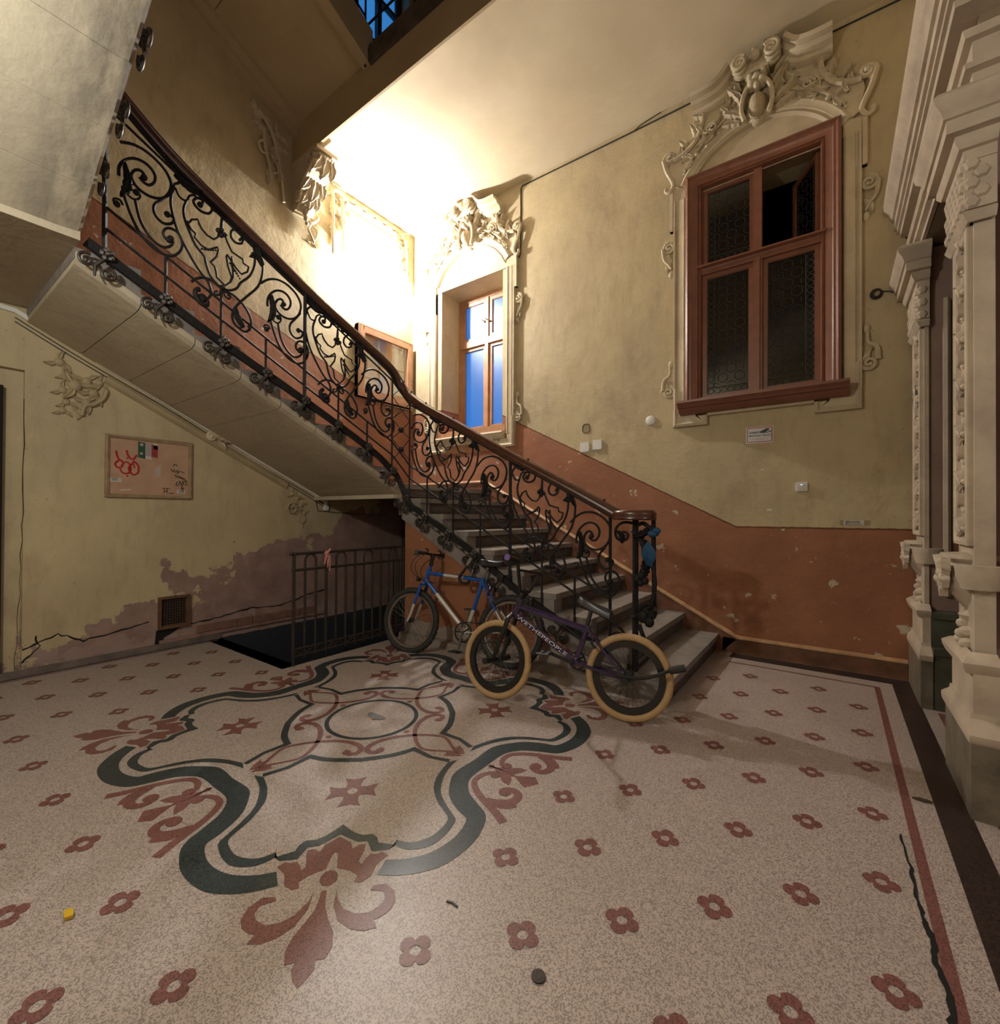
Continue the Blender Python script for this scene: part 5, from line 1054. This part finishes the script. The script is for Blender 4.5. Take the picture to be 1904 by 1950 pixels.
for pts in ([(1.575, 1.60), (1.59, 1.575), (1.60, 1.60), (1.61, 1.57), (1.63, 1.60), (1.625, 1.56), (1.645, 1.585), (1.68, 1.57)], [(1.59, 1.63), (1.61, 1.645), (1.625, 1.63)], [(1.60, 1.545), (1.63, 1.54), (1.69, 1.515)], [(1.61, 1.53), (1.65, 1.525), (1.695, 1.50)], [(1.625, 1.49), (1.615, 1.46), (1.63, 1.455)], [(1.635, 1.455), (1.645, 1.50), (1.655, 1.455), (1.67, 1.50), (1.675, 1.46)], [(1.68, 1.49), (1.70, 1.50), (1.69, 1.465), (1.705, 1.46)], [(1.665, 1.46), (1.66, 1.42), (1.675, 1.44), (1.67, 1.405)]): stroke(pts, .0028, bd, 'tag_stroke', m_blkp, nb_, 2)
for pts in ([(1.51, 1.425), (1.57, 1.425)], [(1.525, 1.425), (1.525, 1.38)], [(1.548, 1.425), (1.548, 1.38)], [(1.525, 1.40), (1.55, 1.40)], [(1.56, 1.38), (1.60, 1.383)]): stroke(pts, .0022, bd, 'tag_stroke', m_blkp, nb_, 1)
def paper(par, a0, a1, c0, c1, fn, mat, d=.002, sk=0, nm='paper'): return MB().prism([(a0, c0), (a1, c0 + sk), (a1, c1 + sk), (a0, c1)], fn, 0, d).build(nm, mat, par, smooth=False)
m_pap = simple('paper_white', (.56, .53, .48), .7, (.50, .47, .42), 30); m_grn = simple('sticker_green', (.018, .075, .04), .6); m_rd = simple('sticker_red', (.28, .03, .035), .6); m_gry = simple('sticker_grey', (.36, .30, .28), .6)
for a0, a1, c0, c1, mt in ((1.335, 1.385, 1.68, 1.815, m_grn), (1.385, 1.43, 1.70, 1.81, m_gry), (1.43, 1.475, 1.695, 1.80, m_rd), (1.445, 1.475, 1.765, 1.815, m_pap), (1.38, 1.43, 1.675, 1.70, m_pap)): paper(nb_, a0, a1, c0, c1, bd, mt, .0015, -.008, 'sticker')
for a, c, r_ in ((1.36, 1.79, .014), (1.358, 1.715, .012)): b = MB(); dome(b, lambda p, q, d: bd(p, q, .0015 + d), a, c, r_, r_, .002, n=8, m=2); b.build('sticker_print', m_gry, nb_)
paper(nb_, 1.148, 1.225, 1.462, 1.495, bd, m_pap, .0015, -.003, 'label'); paper(nb_, 1.62, 1.69, 1.385, 1.415, bd, m_pap, .0015, -.003, 'label'); paper(nb_, 1.215, 1.285, 1.39, 1.40, bd, m_pap, .0015, .005, 'paper_scrap'); paper(nb_, 1.46, 1.50, 1.51, 1.60, bd, simple('paper_thin', (.46, .37, .31), .6), .0012, .03, 'paper_scrap')
for a in (1.16, 1.64): 
    for q in (0, 1, 2): MB().prism([(a, 1.473 - .08 * (a > 1.5) + .007 * q), (a + .04, 1.473 - .08 * (a > 1.5) + .007 * q), (a + .04, 1.476 - .08 * (a > 1.5) + .007 * q), (a, 1.476 - .08 * (a > 1.5) + .007 * q)], bd, .0015, .0022).build('label_print', m_blkp, nb_, smooth=False)
# vent and broken hole below it
vt = thing('wall_vent', 'rusty square vent grille low on the flaking left wall, hole broken beneath', 'vent', (XL, 1.61, .17)); m_rust = simple('rust', (.16, .075, .035), .8, (.07, .04, .025), 25, bump=.4, bscale=60)
b = MB(); moulding(b, [(1.49, .175), (1.735, .175), (1.735, .46), (1.49, .46)], [(0, 0), (0, .03), (.02, .03), (.028, .012), (.03, 0)], wl, True); b.build('vent_frame', m_rust, vt)
MB().prism([(1.51, .195), (1.715, .195), (1.715, .44), (1.51, .44)], wl, 0, .004).build('vent_void', m_void, vt, smooth=False)
b = MB()
for i in range(10): b.tube([wl(1.52 + .02 * i, .20, .008), wl(1.52 + .02 * i, .435, .008)], .0018, 4); b.tube([wl(1.515, .205 + .024 * i, .008), wl(1.71, .205 + .024 * i, .008)], .0018, 4)
o = b.build('vent_mesh', m_rust, vt); o['kind'] = 'stuff'
MB().prism([(1.47, .052), (1.53, .052), (1.535, .10), (1.60, .13), (1.66, .165), (1.48, .17), (1.475, .11)], wl, 0, .006).build('broken_hole', m_void, vt, smooth=False)
# loose brick courses showing above the skirting near the gate
m_brick = simple('brick_old', (.26, .125, .09), .8, (.17, .095, .075), 14, bump=.5, bscale=40, bdist=.006); y = 1.80; k = 0
while y < 2.95:
    L = .17 + .02 * math.sin(k * 2.3)
    MB().prism([(y, .085 + .004 * (k % 2)), (y + L - .012, .085), (y + L - .012, .155 + .006 * math.sin(k)), (y, .155)], wl, 0, .010 + .006 * (k % 3)).build('brick', m_brick, wleft, smooth=False); y += L; k += 1
b = MB(); b.box((XL, 1.5, .052), (XL + .022, 3.1, .08)); struct(b.build('trim_4', simple('skirting_pink', (.33, .20, .17), .7, (.22, .13, .11), 8), smooth=False))
def crack(pts, fn, name, par, r=.004, mat=None): 
    P = []
    for (a, c), (e, g_) in zip(pts, pts[1:]):
        for i in range(6): t = i / 6; P.append((a + (e - a) * t + random.uniform(-.006, .006), c + (g_ - c) * t + random.uniform(-.008, .008)))
    return MB().tube([fn(p[0], p[1], .0005) for p in P], [r * random.uniform(.5, 1.3) for _ in P], 4, flat=1).build(name, mat or m_void, par, smooth=False)
for pts, r in (([(.66, .20), (.85, .27), (1.0, .19), (1.2, .22), (1.47, .26)], .006), ([(1.72, .18), (2.0, .20), (2.3, .24), (2.6, .22), (2.95, .30), (3.2, .34)], .007), ([(.66, .10), (.75, .2), (.72, .3)], .005), ([(.62, .05), (.64, .6), (.652, 1.2), (.653, 2.2)], .002)): crack(pts, wl, 'crack', wleft, r)
# trunking, wires and junction box under the soffit
tk = thing('cable_trunking', 'white plastic cable trunking running down the wall just under the stair soffit', 'trunking', (XL, 2, 2))
b = MB(); moulding(b, [(.20, 2.70), (.60, 2.665), (3.13, 1.352)], [(-.016, 0), (-.016, .028), (.016, .028), (.016, 0)], wl); b.build('trunking', m_white, tk, smooth=False)
b = MB(); b.prism([(3.115, 1.30), (3.145, 1.30), (3.145, 1.37), (3.115, 1.37)], wl, 0, .024); b.build('trunking_end', m_white, tk, smooth=False)
b = MB(); b.lathe([(0, 0), (.034, 0), (.034, .02), (.028, .028), (0, .028)], wl(3.13, 1.275, 0), (1, 0, 0), 16); b.build('junction_box', m_white, tk)
for off, nm in ((-.045, 'wire'), (-.075, 'wire')): MB().tube([wl(y_, max(1.2, 1.352 + (3.13 - y_) * .519 + off + .008 * math.sin(y_ * 5)), .004) for y_ in [.60 + .1 * i for i in range(26)]], .004, 5).build(nm, m_cable, tk)
MB().tube([wl(3.0, 1.37, .004), wl(3.03, 1.24, .004), wl(3.3, 1.22, .004), wl(4.0, 1.19, .004)], .004, 5).build('wire', m_cable, tk)
# plaster mouldings following the stairs
m_relief = simple('stucco_olive', (.43, .345, .20), .7, (.34, .27, .165), 5, bump=.3, bscale=30, bdist=.005)
pm = thing('plaster_panel', 'worn stucco panel border with floral corners under the stair soffit', 'stucco', (XL, 1.9, 1.9))
b = MB(); moulding(b, [(1.10, 2.265), (2.64, 1.475)], [(0, 0), (.01, .022), (.03, .012), (.05, .026), (.07, .014), (.085, 0)], wl); b.build('border_moulding', m_relief, pm)
b = MB(); moulding(b, [(1.05, 2.43), (2.70, 1.585)], [(0, 0), (.012, .015), (.025, 0)], wl); b.build('border_moulding', m_relief, pm)
def floral(par, fn, spots, mat, nm='flower_cluster'):
    b = MB()
    for x, z, r in spots:
        dome(b, fn, x, z, r, r, r * .7, n=8, m=3)
        for k in range(3): leaf(b, fn, x, z, k * 2.1 + x * 9, r * 2.6, r * .6, r * .6, 2)
    return b.build(nm, mat, par)
floral(pm, wl, [(.84, 2.36, .035), (.88, 2.28, .03), (.93, 2.20, .05), (1.0, 2.25, .035), (1.04, 2.16, .04), (.86, 2.15, .03), (.88, 2.06, .028), (.86, 1.99, .025), (1.0, 2.08, .035), (.96, 2.0, .025), (1.08, 2.25, .028)], m_relief)
b = MB(); strand(b, wl, [(1.12, 2.20), (1.10, 2.13), (1.04, 2.07), (.99, 2.05), (.97, 1.97)], .018, .015, .8); b.build('border_moulding', m_relief, pm)
b = MB(); spiral(b, wl, 1.90, 1.935, .045, .01, 0, 1.6, .018, .03); dome(b, wl, 1.90, 1.935, .03, .03, .05); b.build('scroll_boss', m_stuc, pm)
b = MB(); leaf(b, wl, 1.93, 1.93, -.3, .14, .04, .06, 3); leaf(b, wl, 1.95, 1.90, -.8, .10, .03, .05, 2); b.build('leaf', m_stuc, pm)
floral(pm, wl, [(2.72, 1.42, .025), (2.78, 1.38, .03), (2.82, 1.30, .028), (2.78, 1.25, .025), (2.86, 1.20, .024), (2.84, 1.10, .02), (2.74, 1.30, .025)], m_relief)
b = MB(); spiral(b, wl, 2.72, 1.26, .07, .02, 1, 1.2, .012, .02); b.build('border_moulding', m_relief, pm)
# stucco above the upper flight
def hang(label, spots, lines, leaves, y, z):
    t = thing('stucco_ornament', label, 'stucco', (XL, y, z))
    b = MB()
    for pts, w_, h in lines: strand(b, wl, pts, w_, h, .7)
    b.build('stem', m_stuc, t)
    b = MB()
    for a, c, an, L in leaves: leaf(b, wl, a, c, an, L, L * .28, .06, 3)
    b.build('leaf', m_stuc, t); floral(t, wl, spots, m_stuc); return t
hang('shadowed stucco ornament on the left wall under the overhead flight, left of the bracket', [(2.32, 5.33, .05), (2.36, 5.22, .04), (2.52, 5.25, .045), (2.54, 5.12, .04)], [([(2.30, 5.35), (2.42, 5.25), (2.50, 5.05), (2.55, 4.80), (2.58, 4.55)], .02, .04), ([(2.36, 5.20), (2.38, 5.0), (2.42, 4.86), (2.44, 4.70)], .018, .035), ([(2.36, 5.08), (2.31, 5.02), (2.35, 4.95), (2.42, 4.98)], .014, .03), ([(2.44, 4.98), (2.50, 4.92), (2.52, 4.84), (2.46, 4.80)], .014, .03)], [(2.46, 5.08, -1.5, .16), (2.54, 4.9, -1.6, .15), (2.42, 4.82, -1.5, .14)], 2.45, 4.6)
hang('small looped stucco ornament on the left wall hanging just below the scrolled bracket', [(2.93, 4.30, .025)], [([(2.82, 4.66), (2.80, 4.60), (2.85, 4.54), (2.89, 4.48), (2.86, 4.40), (2.90, 4.33), (2.93, 4.27)], .016, .05), ([(2.89, 4.48), (2.94, 4.52), (2.98, 4.58), (2.95, 4.60)], .016, .05), ([(2.89, 4.48), (2.96, 4.42), (2.95, 4.34), (2.92, 4.30)], .014, .05)], [(2.93, 4.50, .9, .10), (2.87, 4.6, -1.2, .10)], 2.9, 4.3)
hang('long stucco ornament with two drops at the left of the lit panel border', [(3.17, 5.00, .035), (3.30, 5.0, .04), (3.36, 4.93, .035), (3.20, 4.80, .03)], [([(3.16, 5.02), (3.17, 4.8), (3.165, 4.5), (3.17, 4.27)], .02, .05), ([(3.30, 4.95), (3.29, 4.75), (3.31, 4.55), (3.30, 4.36)], .018, .045), ([(3.36, 4.92), (3.40, 4.86), (3.38, 4.78), (3.33, 4.78)], .016, .045), ([(3.18, 5.02), (3.26, 5.05), (3.36, 5.0)], .018, .05)], [(3.17, 4.9, -1.5, .16), (3.17, 4.65, -1.5, .16), (3.30, 4.8, -1.6, .14), (3.24, 4.7, -1.2, .1)], 3.2, 4.3)
hang('stucco ornament with drops beside the room corner above the glazed case', [(4.28, 5.03, .04), (4.20, 4.98, .035), (4.33, 4.95, .03), (4.16, 5.02, .03)], [([(4.12, 4.98), (4.14, 4.85), (4.20, 4.76), (4.22, 4.6), (4.24, 4.42)], .018, .045), ([(4.30, 4.98), (4.32, 4.8), (4.33, 4.55), (4.35, 4.28)], .018, .045), ([(4.14, 4.85), (4.22, 4.84), (4.28, 4.78), (4.24, 4.70), (4.18, 4.72)], .014, .04)], [(4.30, 4.9, -1.5, .15), (4.24, 4.7, -1.4, .14), (4.34, 4.6, -1.5, .15)], 4.25, 4.3)
t = thing('stucco_border', 'stucco border strip along the wall top between two hanging ornaments', 'stucco', (XL, 3.8, 4.95))
b = MB(); moulding(b, [(3.38, 4.90), (4.14, 4.90)], [(0, 0), (.008, .025), (.03, .012), (.09, .012), (.11, .03), (.13, 0)], wl); b.build('border_moulding', m_stuc, t)
b = MB()
for i in range(9): leaf(b, wl, 3.42 + .08 * i, 5.03, .3 * (-1) ** i, .09, .02, .04, 2)
b.build('leaf', m_stuc, t)
# scrolled bracket under the beam
br = thing('scroll_bracket', 'big carved stucco bracket carrying the ceiling beam on the left wall', 'bracket', (XL, 2.83, 4.45))
def bk(x, z, d): return (XL + x, 2.70 + d, z + .02)
prof = [(0, 4.50), (.08, 4.52), (.16, 4.60), (.20, 4.70), (.24, 4.76), (.34, 4.80), (.43, 4.87), (.46, 4.95), (.44, 5.02), (0, 5.02)]
MB().prism(prof, bk, 0, .20).build('bracket_core', m_stuc, br, smooth=False)
for d_ in (-.012, .212):
    b = MB(); f_ = lambda a, c, d: bk(a, c, d_); spiral(b, f_, .36, 4.92, .075, .012, 0, 1.7, .018, 0); spiral(b, f_, .12, 4.62, .06, .01, 2, 1.6, .015, 0, -1); strand(b, f_, [(.43, 4.90), (.30, 4.80), (.20, 4.72), (.17, 4.62)], .018, 0, .9); b.build('volute', m_stuc, br)
b = MB(); b.box((XL, 2.675, 5.0), (XL + .50, 2.92, 5.04)); b.build('abacus', m_stuc, br, smooth=False)
def bf(x0, z0, lean): return lambda a, c, d: (XL + x0 + lean * c + d, 2.80 + a, z0 + .02 + c)
for x0, z0, lean, lst in ((.46, 4.93, .62, ((-.055, 0, -2.0, .14, .05), (.055, 0, -1.14, .14, .05), (0, .01, -1.57, .17, .06))), (.27, 4.80, .55, ((-.06, 0, -2.0, .15, .045), (.06, 0, -1.14, .15, .045), (0, 0, -1.57, .20, .06))), (.19, 4.68, .45, ((-.05, 0, -1.9, .13, .04), (.05, 0, -1.24, .13, .04), (0, 0, -1.57, .16, .05)))):
    for a, c, an, L, w_ in lst: b = MB(); leaf(b, bf(x0, z0, lean), a, c, an, L, w_ * 1.15, .045, 2); b.build('acanthus_leaf', m_stuc, br)
b = MB()
for k in range(7): a_ = -.075 + .025 * k; b.tube([(XL + .30, 2.80 + a_ * .4, 5.0), (XL + .46, 2.80 + a_ * .8, 4.99), (XL + .50, 2.80 + a_ * 1.2, 4.95)], .014, 6)
b.build('shell', m_stuc, br)
b = MB()
for a, c, r_ in ((0, 4.52, .045), (-.04, 4.56, .035), (.04, 4.56, .035), (0, 4.45, .03), (.01, 4.40, .022)): b.ball((XL + .10, 2.80 + a, c + .02), r_, 8, 6)
b.build('fruit_drop', m_stuc, br)
# glazed notice case
gc = thing('glazed_notice_case', 'tan framed glazed notice case with papers on the landing wall', 'notice case', (XL, 3.97, 2.67))
b = MB(); frame_rect(b, wl, 3.52, 4.425, 2.675, 3.575, .095, 0, .075); moulding(b, [(3.52, 2.675), (4.425, 2.675), (4.425, 3.575), (3.52, 3.575)], [(0, 0), (0, .06), (.015, .075), (.02, .075), (.02, 0)], wl, True); b.build('case_frame', m_framel, gc, smooth=False)
MB().prism([(3.61, 2.765), (4.335, 2.765), (4.335, 3.485), (3.61, 3.485)], wl, .002, .012).build('back_panel', simple('case_back', (.42, .27, .17), .7), gc, smooth=False)
cs = lambda a, c, d: wl(a, c, .012 + d); m_pg = simple('paper_green', (.28, .45, .30), .7); m_pr = simple('paper_pink', (.60, .22, .22), .7)
for a0, a1, c0, c1, mt in ((3.64, 3.86, 2.95, 3.25, m_pap), (3.66, 3.88, 2.79, 2.93, m_pap), (3.64, 3.70, 3.0, 3.2, m_pr), (3.90, 4.07, 2.80, 3.12, m_pap), (3.95, 4.06, 3.14, 3.28, m_pg), (4.12, 4.31, 2.82, 3.15, m_pap), (4.14, 4.31, 3.17, 3.44, m_pap), (3.86, 3.90, 3.2, 3.47, m_pap)): paper(gc, a0, a1, c0, c1, cs, mt, .003, .004)
MB().prism([(3.61, 2.765), (4.335, 2.765), (4.335, 3.485), (3.61, 3.485)], wl, .055, .058).build('pane', m_clear, gc, smooth=False)
for a, c in ((4.40, 3.05), (4.40, 3.0), (4.37, 3.55), (3.6, 3.55), (4.37, 2.70)): b = MB(); dome(b, lambda p, q, d: wl(p, q, .075 + d), a, c, .008, .008, .006, n=6, m=2); b.build('screw', m_blk, gc)
# wall lamp
lm = thing('wall_lamp', 'bright bare wall lamp burning out the plaster between stucco ornaments', 'lamp', (XL, 3.87, 4.25))
k_ = NT('lamp_glow', .5); em = k_.n('ShaderNodeEmission', {0: (*LCOL, 1), 1: LAMPW / (4 * math.pi ** 2 * .045 ** 2)}); k_.t.links.new(em.outputs[0], k_.t.nodes['Material Output'].inputs[0])
MB().ball(LAMP, .045, 20, 14).build('bulb', k_.m, lm)
b = MB(); b.lathe([(0, 0), (.05, 0), (.05, .02), (.03, .03), (.012, .035), (.012, LAMP.x - XL - .06), (.026, LAMP.x - XL - .055), (.026, LAMP.x - XL - .03), (0, LAMP.x - XL - .03)], wl(LAMP.y, LAMP.z, 0), (1, 0, 0), 14); b.build('lamp_base', m_white, lm)
MB().prism([(3.60, 4.36), (3.80, 4.33), (3.80, 4.345), (3.60, 4.385)], wl, 0, .012).build('mounting_strip', m_white, lm, smooth=False)
b = MB(); b.tube([wl(3.87, 4.36, 0), wl(3.87, 4.38, .03), wl(3.885, 4.37, .045), wl(3.88, 4.34, .04)], .006, 6); b.build('hook', m_alloy, lm)
# ================================================================ THINGS ON THE BACK WALL
def plate(name, label, cat, x, z, w_, h, d, mat, group=None, bev=.006, tilt=0):
    t = thing(name, label, cat, (x, YB, z), group); ct, st = math.cos(tilt), math.sin(tilt)
    def F(a, c, e): return wb(x + a * ct - c * st, z + a * st + c * ct, e)
    P = [(-w_ / 2 + bev, -h / 2), (w_ / 2 - bev, -h / 2), (w_ / 2, -h / 2 + bev), (w_ / 2, h / 2 - bev), (w_ / 2 - bev, h / 2), (-w_ / 2 + bev, h / 2), (-w_ / 2, h / 2 - bev), (-w_ / 2, -h / 2 + bev)]
    return t, F, P
t, F, P = plate('cover_plate', 'left white square cover plate straddling the terracotta edge', 'cover plate', -2.149, 1.931, .102, .102, .02, m_white); MB().prism(P, F, 0, .018).build('plate', m_white, t, smooth=False)
t, F, P = plate('cover_plate', 'right white square cover plate, slightly higher than its neighbour', 'cover plate', -2.005, 1.945, .102, .102, .02, m_white); MB().prism(P, F, 0, .018).build('plate', m_white, t, smooth=False)
tag(MB().lathe([(0, 0), (.046, 0), (.046, .012), (.036, .018), (0, .018)], wb(-1.449, 2.135, 0), (0, -1, 0), 20).build('round_cover', m_white), 'round white cover plate on the wall left of the large window', 'cover plate')
t, F, P = plate('box_hole', 'open square socket hole in the plaster above the cover plates', 'hole', -2.138, 2.132, .09, .10, .01, m_stuc, bev=.02)
b = MB(); moulding(b, P, [(0, 0), (.003, .006), (.008, .004), (.010, 0)], F, True); b.build('hole_rim', m_rust, t); MB().prism(P, F, 0, .002).build('hole_fill', simple('hole_plaster', (.30, .235, .15), .8), t, smooth=False)
t, F, P = plate('light_switch', 'white push switch with small blue light above the terracotta paint', 'switch', -.213, 1.446, .085, .075, .02, m_white); MB().prism(P, F, 0, .016).build('plate', m_white, t, smooth=False)
b = MB(); rect(b, F, -.026, .026, -.024, .02, .016, .021); b.build('button', simple('switch_cream', (.60, .55, .47), .4), t, smooth=False)
k_ = NT('led_blue'); k_.b.inputs['Emission Color'].default_value = (.5, .75, 1, 1); k_.b.inputs['Emission Strength'].default_value = 1.0; b = MB(); rect(b, F, -.007, .008, .012, .016, .021, .022); b.build('indicator', k_.m, t, smooth=False)
t, F, P = plate('camera_sign', 'red bordered camera surveillance sign under the large window', 'sign', -.515, 1.903, .205, .140, .003, m_white, tilt=-.01)
m_sr = simple('sign_red', (.42, .018, .03), .35); m_si = simple('sign_grey', (.58, .56, .56), .3)
b = MB(); rect(b, F, -.103, .103, -.072, .070, 0, .002); b.build('laminate', simple('laminate', (.62, .62, .60), .2), t, smooth=False); b = MB(); rect(b, F, -.096, .097, -.064, .066, .002, .003); b.build('border', m_sr, t, smooth=False); b = MB(); rect(b, F, -.087, .088, -.056, .057, .003, .004); b.build('face', m_si, t, smooth=False)
TX = lambda x0, z0: (lambda x, y, d: F(x0 + x, z0 + y, .0046))
text_part('KAMERÁVAL', .022, TX(-.079, .020), 'lettering', m_blkp, t, 'LEFT', .92, bold=.0006); text_part('MEGFIGYELT TERÜLET', .021, TX(-.079, -.008), 'lettering', m_blkp, t, 'LEFT', .80, bold=.0004); text_part('24 HOUR CAMERA SURVEILLANCE', .0115, TX(-.079, -.038), 'lettering', m_blkp, t, 'LEFT', .80)
MB().prism([(.002, .026), (.050, .050), (.070, .050), (.074, .040), (.052, .022), (.046, .012), (.012, .012)], F, .004, .0048).build('camera_symbol', m_blkp, t, smooth=False); MB().prism([(.050, .020), (.056, .010), (.072, .018), (.084, .016), (.084, .030), (.078, .030), (.070, .024), (.058, .017)], F, .004, .0048).build('camera_symbol', m_blkp, t, smooth=False)
t, F, P = plate('hostel_label', 'small hand lettered hostel label with arrow taped above the paint edge', 'label', .125, 1.155, .125, .042, .002, m_pap)
b = MB(); rect(b, F, -.085, .10, -.021, .020, 0, .001); b.build('tape', simple('tape_brown', (.33, .24, .14), .4), t, smooth=False); b = MB(); rect(b, F, -.062, .064, -.019, .020, .001, .002); b.build('paper', m_pap, t, smooth=False)
text_part('ZEN HOSTEL', .018, lambda x, y, d: F(x - .006, y + .006, .0025), 'lettering', m_blkp, t, 'CENTER', .88, bold=.0005); stroke([(-.045, -.008), (.045, -.009)], .0013, F, 'arrow', m_blkp, t, 1, .003); MB().prism([(-.052, -.008), (-.040, -.002), (-.040, -.014)], F, .002, .003).build('arrow_head', m_blkp, t, smooth=False)
for lb, x, z, w_, h in (('bit of white tape on the wall above the paint edge', -.441, 1.257, .038, .014), ('smaller strip of white tape high between sign and switch', -.49, 1.60, .024, .006)): tag(MB().prism([(x - w_ / 2, z - h / 2), (x + w_ / 2, z - h / 2), (x + w_ / 2, z + h / 2), (x - w_ / 2, z + h / 2)], wb, 0, .0015).build('tape_strip', m_white, None, smooth=False), lb, 'tape')
b = MB()
for j in range(3): b.tube([wb(.262 + (.034 - .004 * j) * math.cos(a), 2.895 + (.036 - .004 * j) * math.sin(a), .012 + .008 * j) for a in [2 * math.pi * i / 16 for i in range(16)]], .006, 6, closed=True)
t = thing('cable_coil', 'small black coil of cable hanging on the wall near the corner pilaster', 'cable', (.262, YB, 2.86)); b.build('coil', m_cable, t); MB().tube([wb(.298, 2.905, .012), wb(.34, 2.895, .008), wb(.39, 2.86, .008), wb(.44, 2.84, .008)], .005, 5).build('cable_end', m_cable, t)
cb = thing('ceiling_cable', 'thin dark cable along the wall top dropping beside the niche window', 'cable', (-1.3, YB, 5.08))
MB().tube([wb(.47, 5.06, .006), wb(-.1, 5.075, .006), wb(-.95, 5.07, .006), wb(-1.6, 5.07, .006), wb(-2.965, 5.085, .006), wb(-2.985, 5.06, .006), wb(-2.985, 4.30, .006), wb(-3.0, 4.26, .006), wb(-3.08, 4.22, .02)], .007, 5).build('cable', m_cable, cb)
MB().tube([wb(-1.62, 5.075, .006), wb(-1.55, 5.10, .01), wb(-1.35, 5.115, .02)], .004, 5).build('loose_wire', m_cable, cb)
# ================================================================ RAG ON THE NEWEL, LITTER ON THE FLOOR
m_rag = simple('rag_blue', (.012, .075, .17), .7, (.008, .05, .12), 40); rg = thing('blue_rag', 'blue cloth tied to the newel post under the round handrail end', 'rag', (-.97, 3.03, 1.0))
b = MB(); b.ball((-.955, 3.01, 1.085), (.04, .03, .024), 8, 6); b.ball((-.93, 3.0, 1.105), (.03, .022, .022), 8, 6); b.build('knot', m_rag, rg)
b = MB(); vs = []
for i in range(6):
    for j in range(5): s = j / 4 - .5; tt = i / 5; vs.append((-.985 + s * (.03 + .07 * math.sin(math.pi * min(1, tt * 1.1)) ) - .03 * tt * 0, 3.005 - .02 * math.cos(s * 7) * tt, 1.04 - .16 * tt - .04 * abs(s)))
b.add(vs, [(i * 5 + j, i * 5 + j + 1, (i + 1) * 5 + j + 1, (i + 1) * 5 + j) for i in range(5) for j in range(4)]); b.build('hanging_end', m_rag, rg)
dr = thing('floor_cap', 'worn grey metal cap let into the centre of the floor medallion', 'cap', (-2.2, 1.765, 0)); MB().add([(-2.2 + (.055 + .012 * math.sin(3 * a)) * math.cos(a) * 1.2, 1.77 + (.038 + .01 * math.cos(2 * a)) * math.sin(a), .003) for a in [2 * math.pi * i / 18 for i in range(18)]], [tuple(range(18))]).build('cap_plate', simple('lead_grey', (.17, .16, .16), .4, (.10, .095, .095), 30), dr, smooth=False)
b = MB(); b.ball((-2.185, 1.735, .004), (.008, .006, .006), 8, 5); b.build('brass_pin', simple('brass', (.75, .35, .08), .3, metal=.8), dr)
def litter(name, label, cat, x, y, pts, mat, h=.006): 
    return tag(MB().prism(pts, lambda a, c, d: (x + a, y + c, .002 + d + .3 * abs(a) * 0), 0, h).build(name, mat, None, smooth=False), label, cat)
litter('candy_wrapper', 'tiny crumpled yellow sweet wrapper on the floor at lower left', 'wrapper', -1.84, .355, [(-.02, -.008), (.015, -.012), (.022, .006), (.0, .012), (-.018, .008)], simple('foil_yellow', (.65, .42, .03), .25), .010)
litter('bottle_cap', 'flat round black stain-like cap on the floor in the right foreground', 'cap', -.62, 1.03, [(.019 * math.cos(a), .019 * math.sin(a)) for a in [2 * math.pi * i / 14 for i in range(14)]], m_black, .003)
litter('dry_leaf', 'small curled dry leaf on the pale border near the foremost pilaster', 'leaf', .30, 2.62, [(-.03, 0), (-.01, .012), (.02, .014), (.035, .004), (.01, -.004)], simple('leaf_dry', (.06, .04, .025), .7), .008)
litter('twig', 'tiny dark twig on the floor right of the front fleur-de-lis', 'twig', -.95, 1.06, [(-.02, -.003), (.0, .004), (.02, .002), (.022, .006), (0, .010), (-.02, .002)], m_blk, .003)
pts = [(.205, 2.30), (.215, 2.10), (.212, 1.95), (.220, 1.85), (.228, 1.78), (.222, 1.70), (.235, 1.62), (.230, 1.52), (.238, 1.42)]
P = []
for (a, c), (e, g_) in zip(pts, pts[1:]):
    for i in range(5): t = i / 5; P.append((a + (e - a) * t + random.uniform(-.004, .004), c + (g_ - c) * t))
b = MB(); b.v = []
for i, (a, c) in enumerate(P): w_ = .003 + .005 * random.random() + .004 * (i > 15); b.v += [(a - w_, c, .0025), (a + w_ * .6, c, .0025)]
b.f = [(2 * i, 2 * i + 1, 2 * i + 3, 2 * i + 2) for i in range(len(P) - 1)]; b.build('crack', m_void, floor, smooth=False)
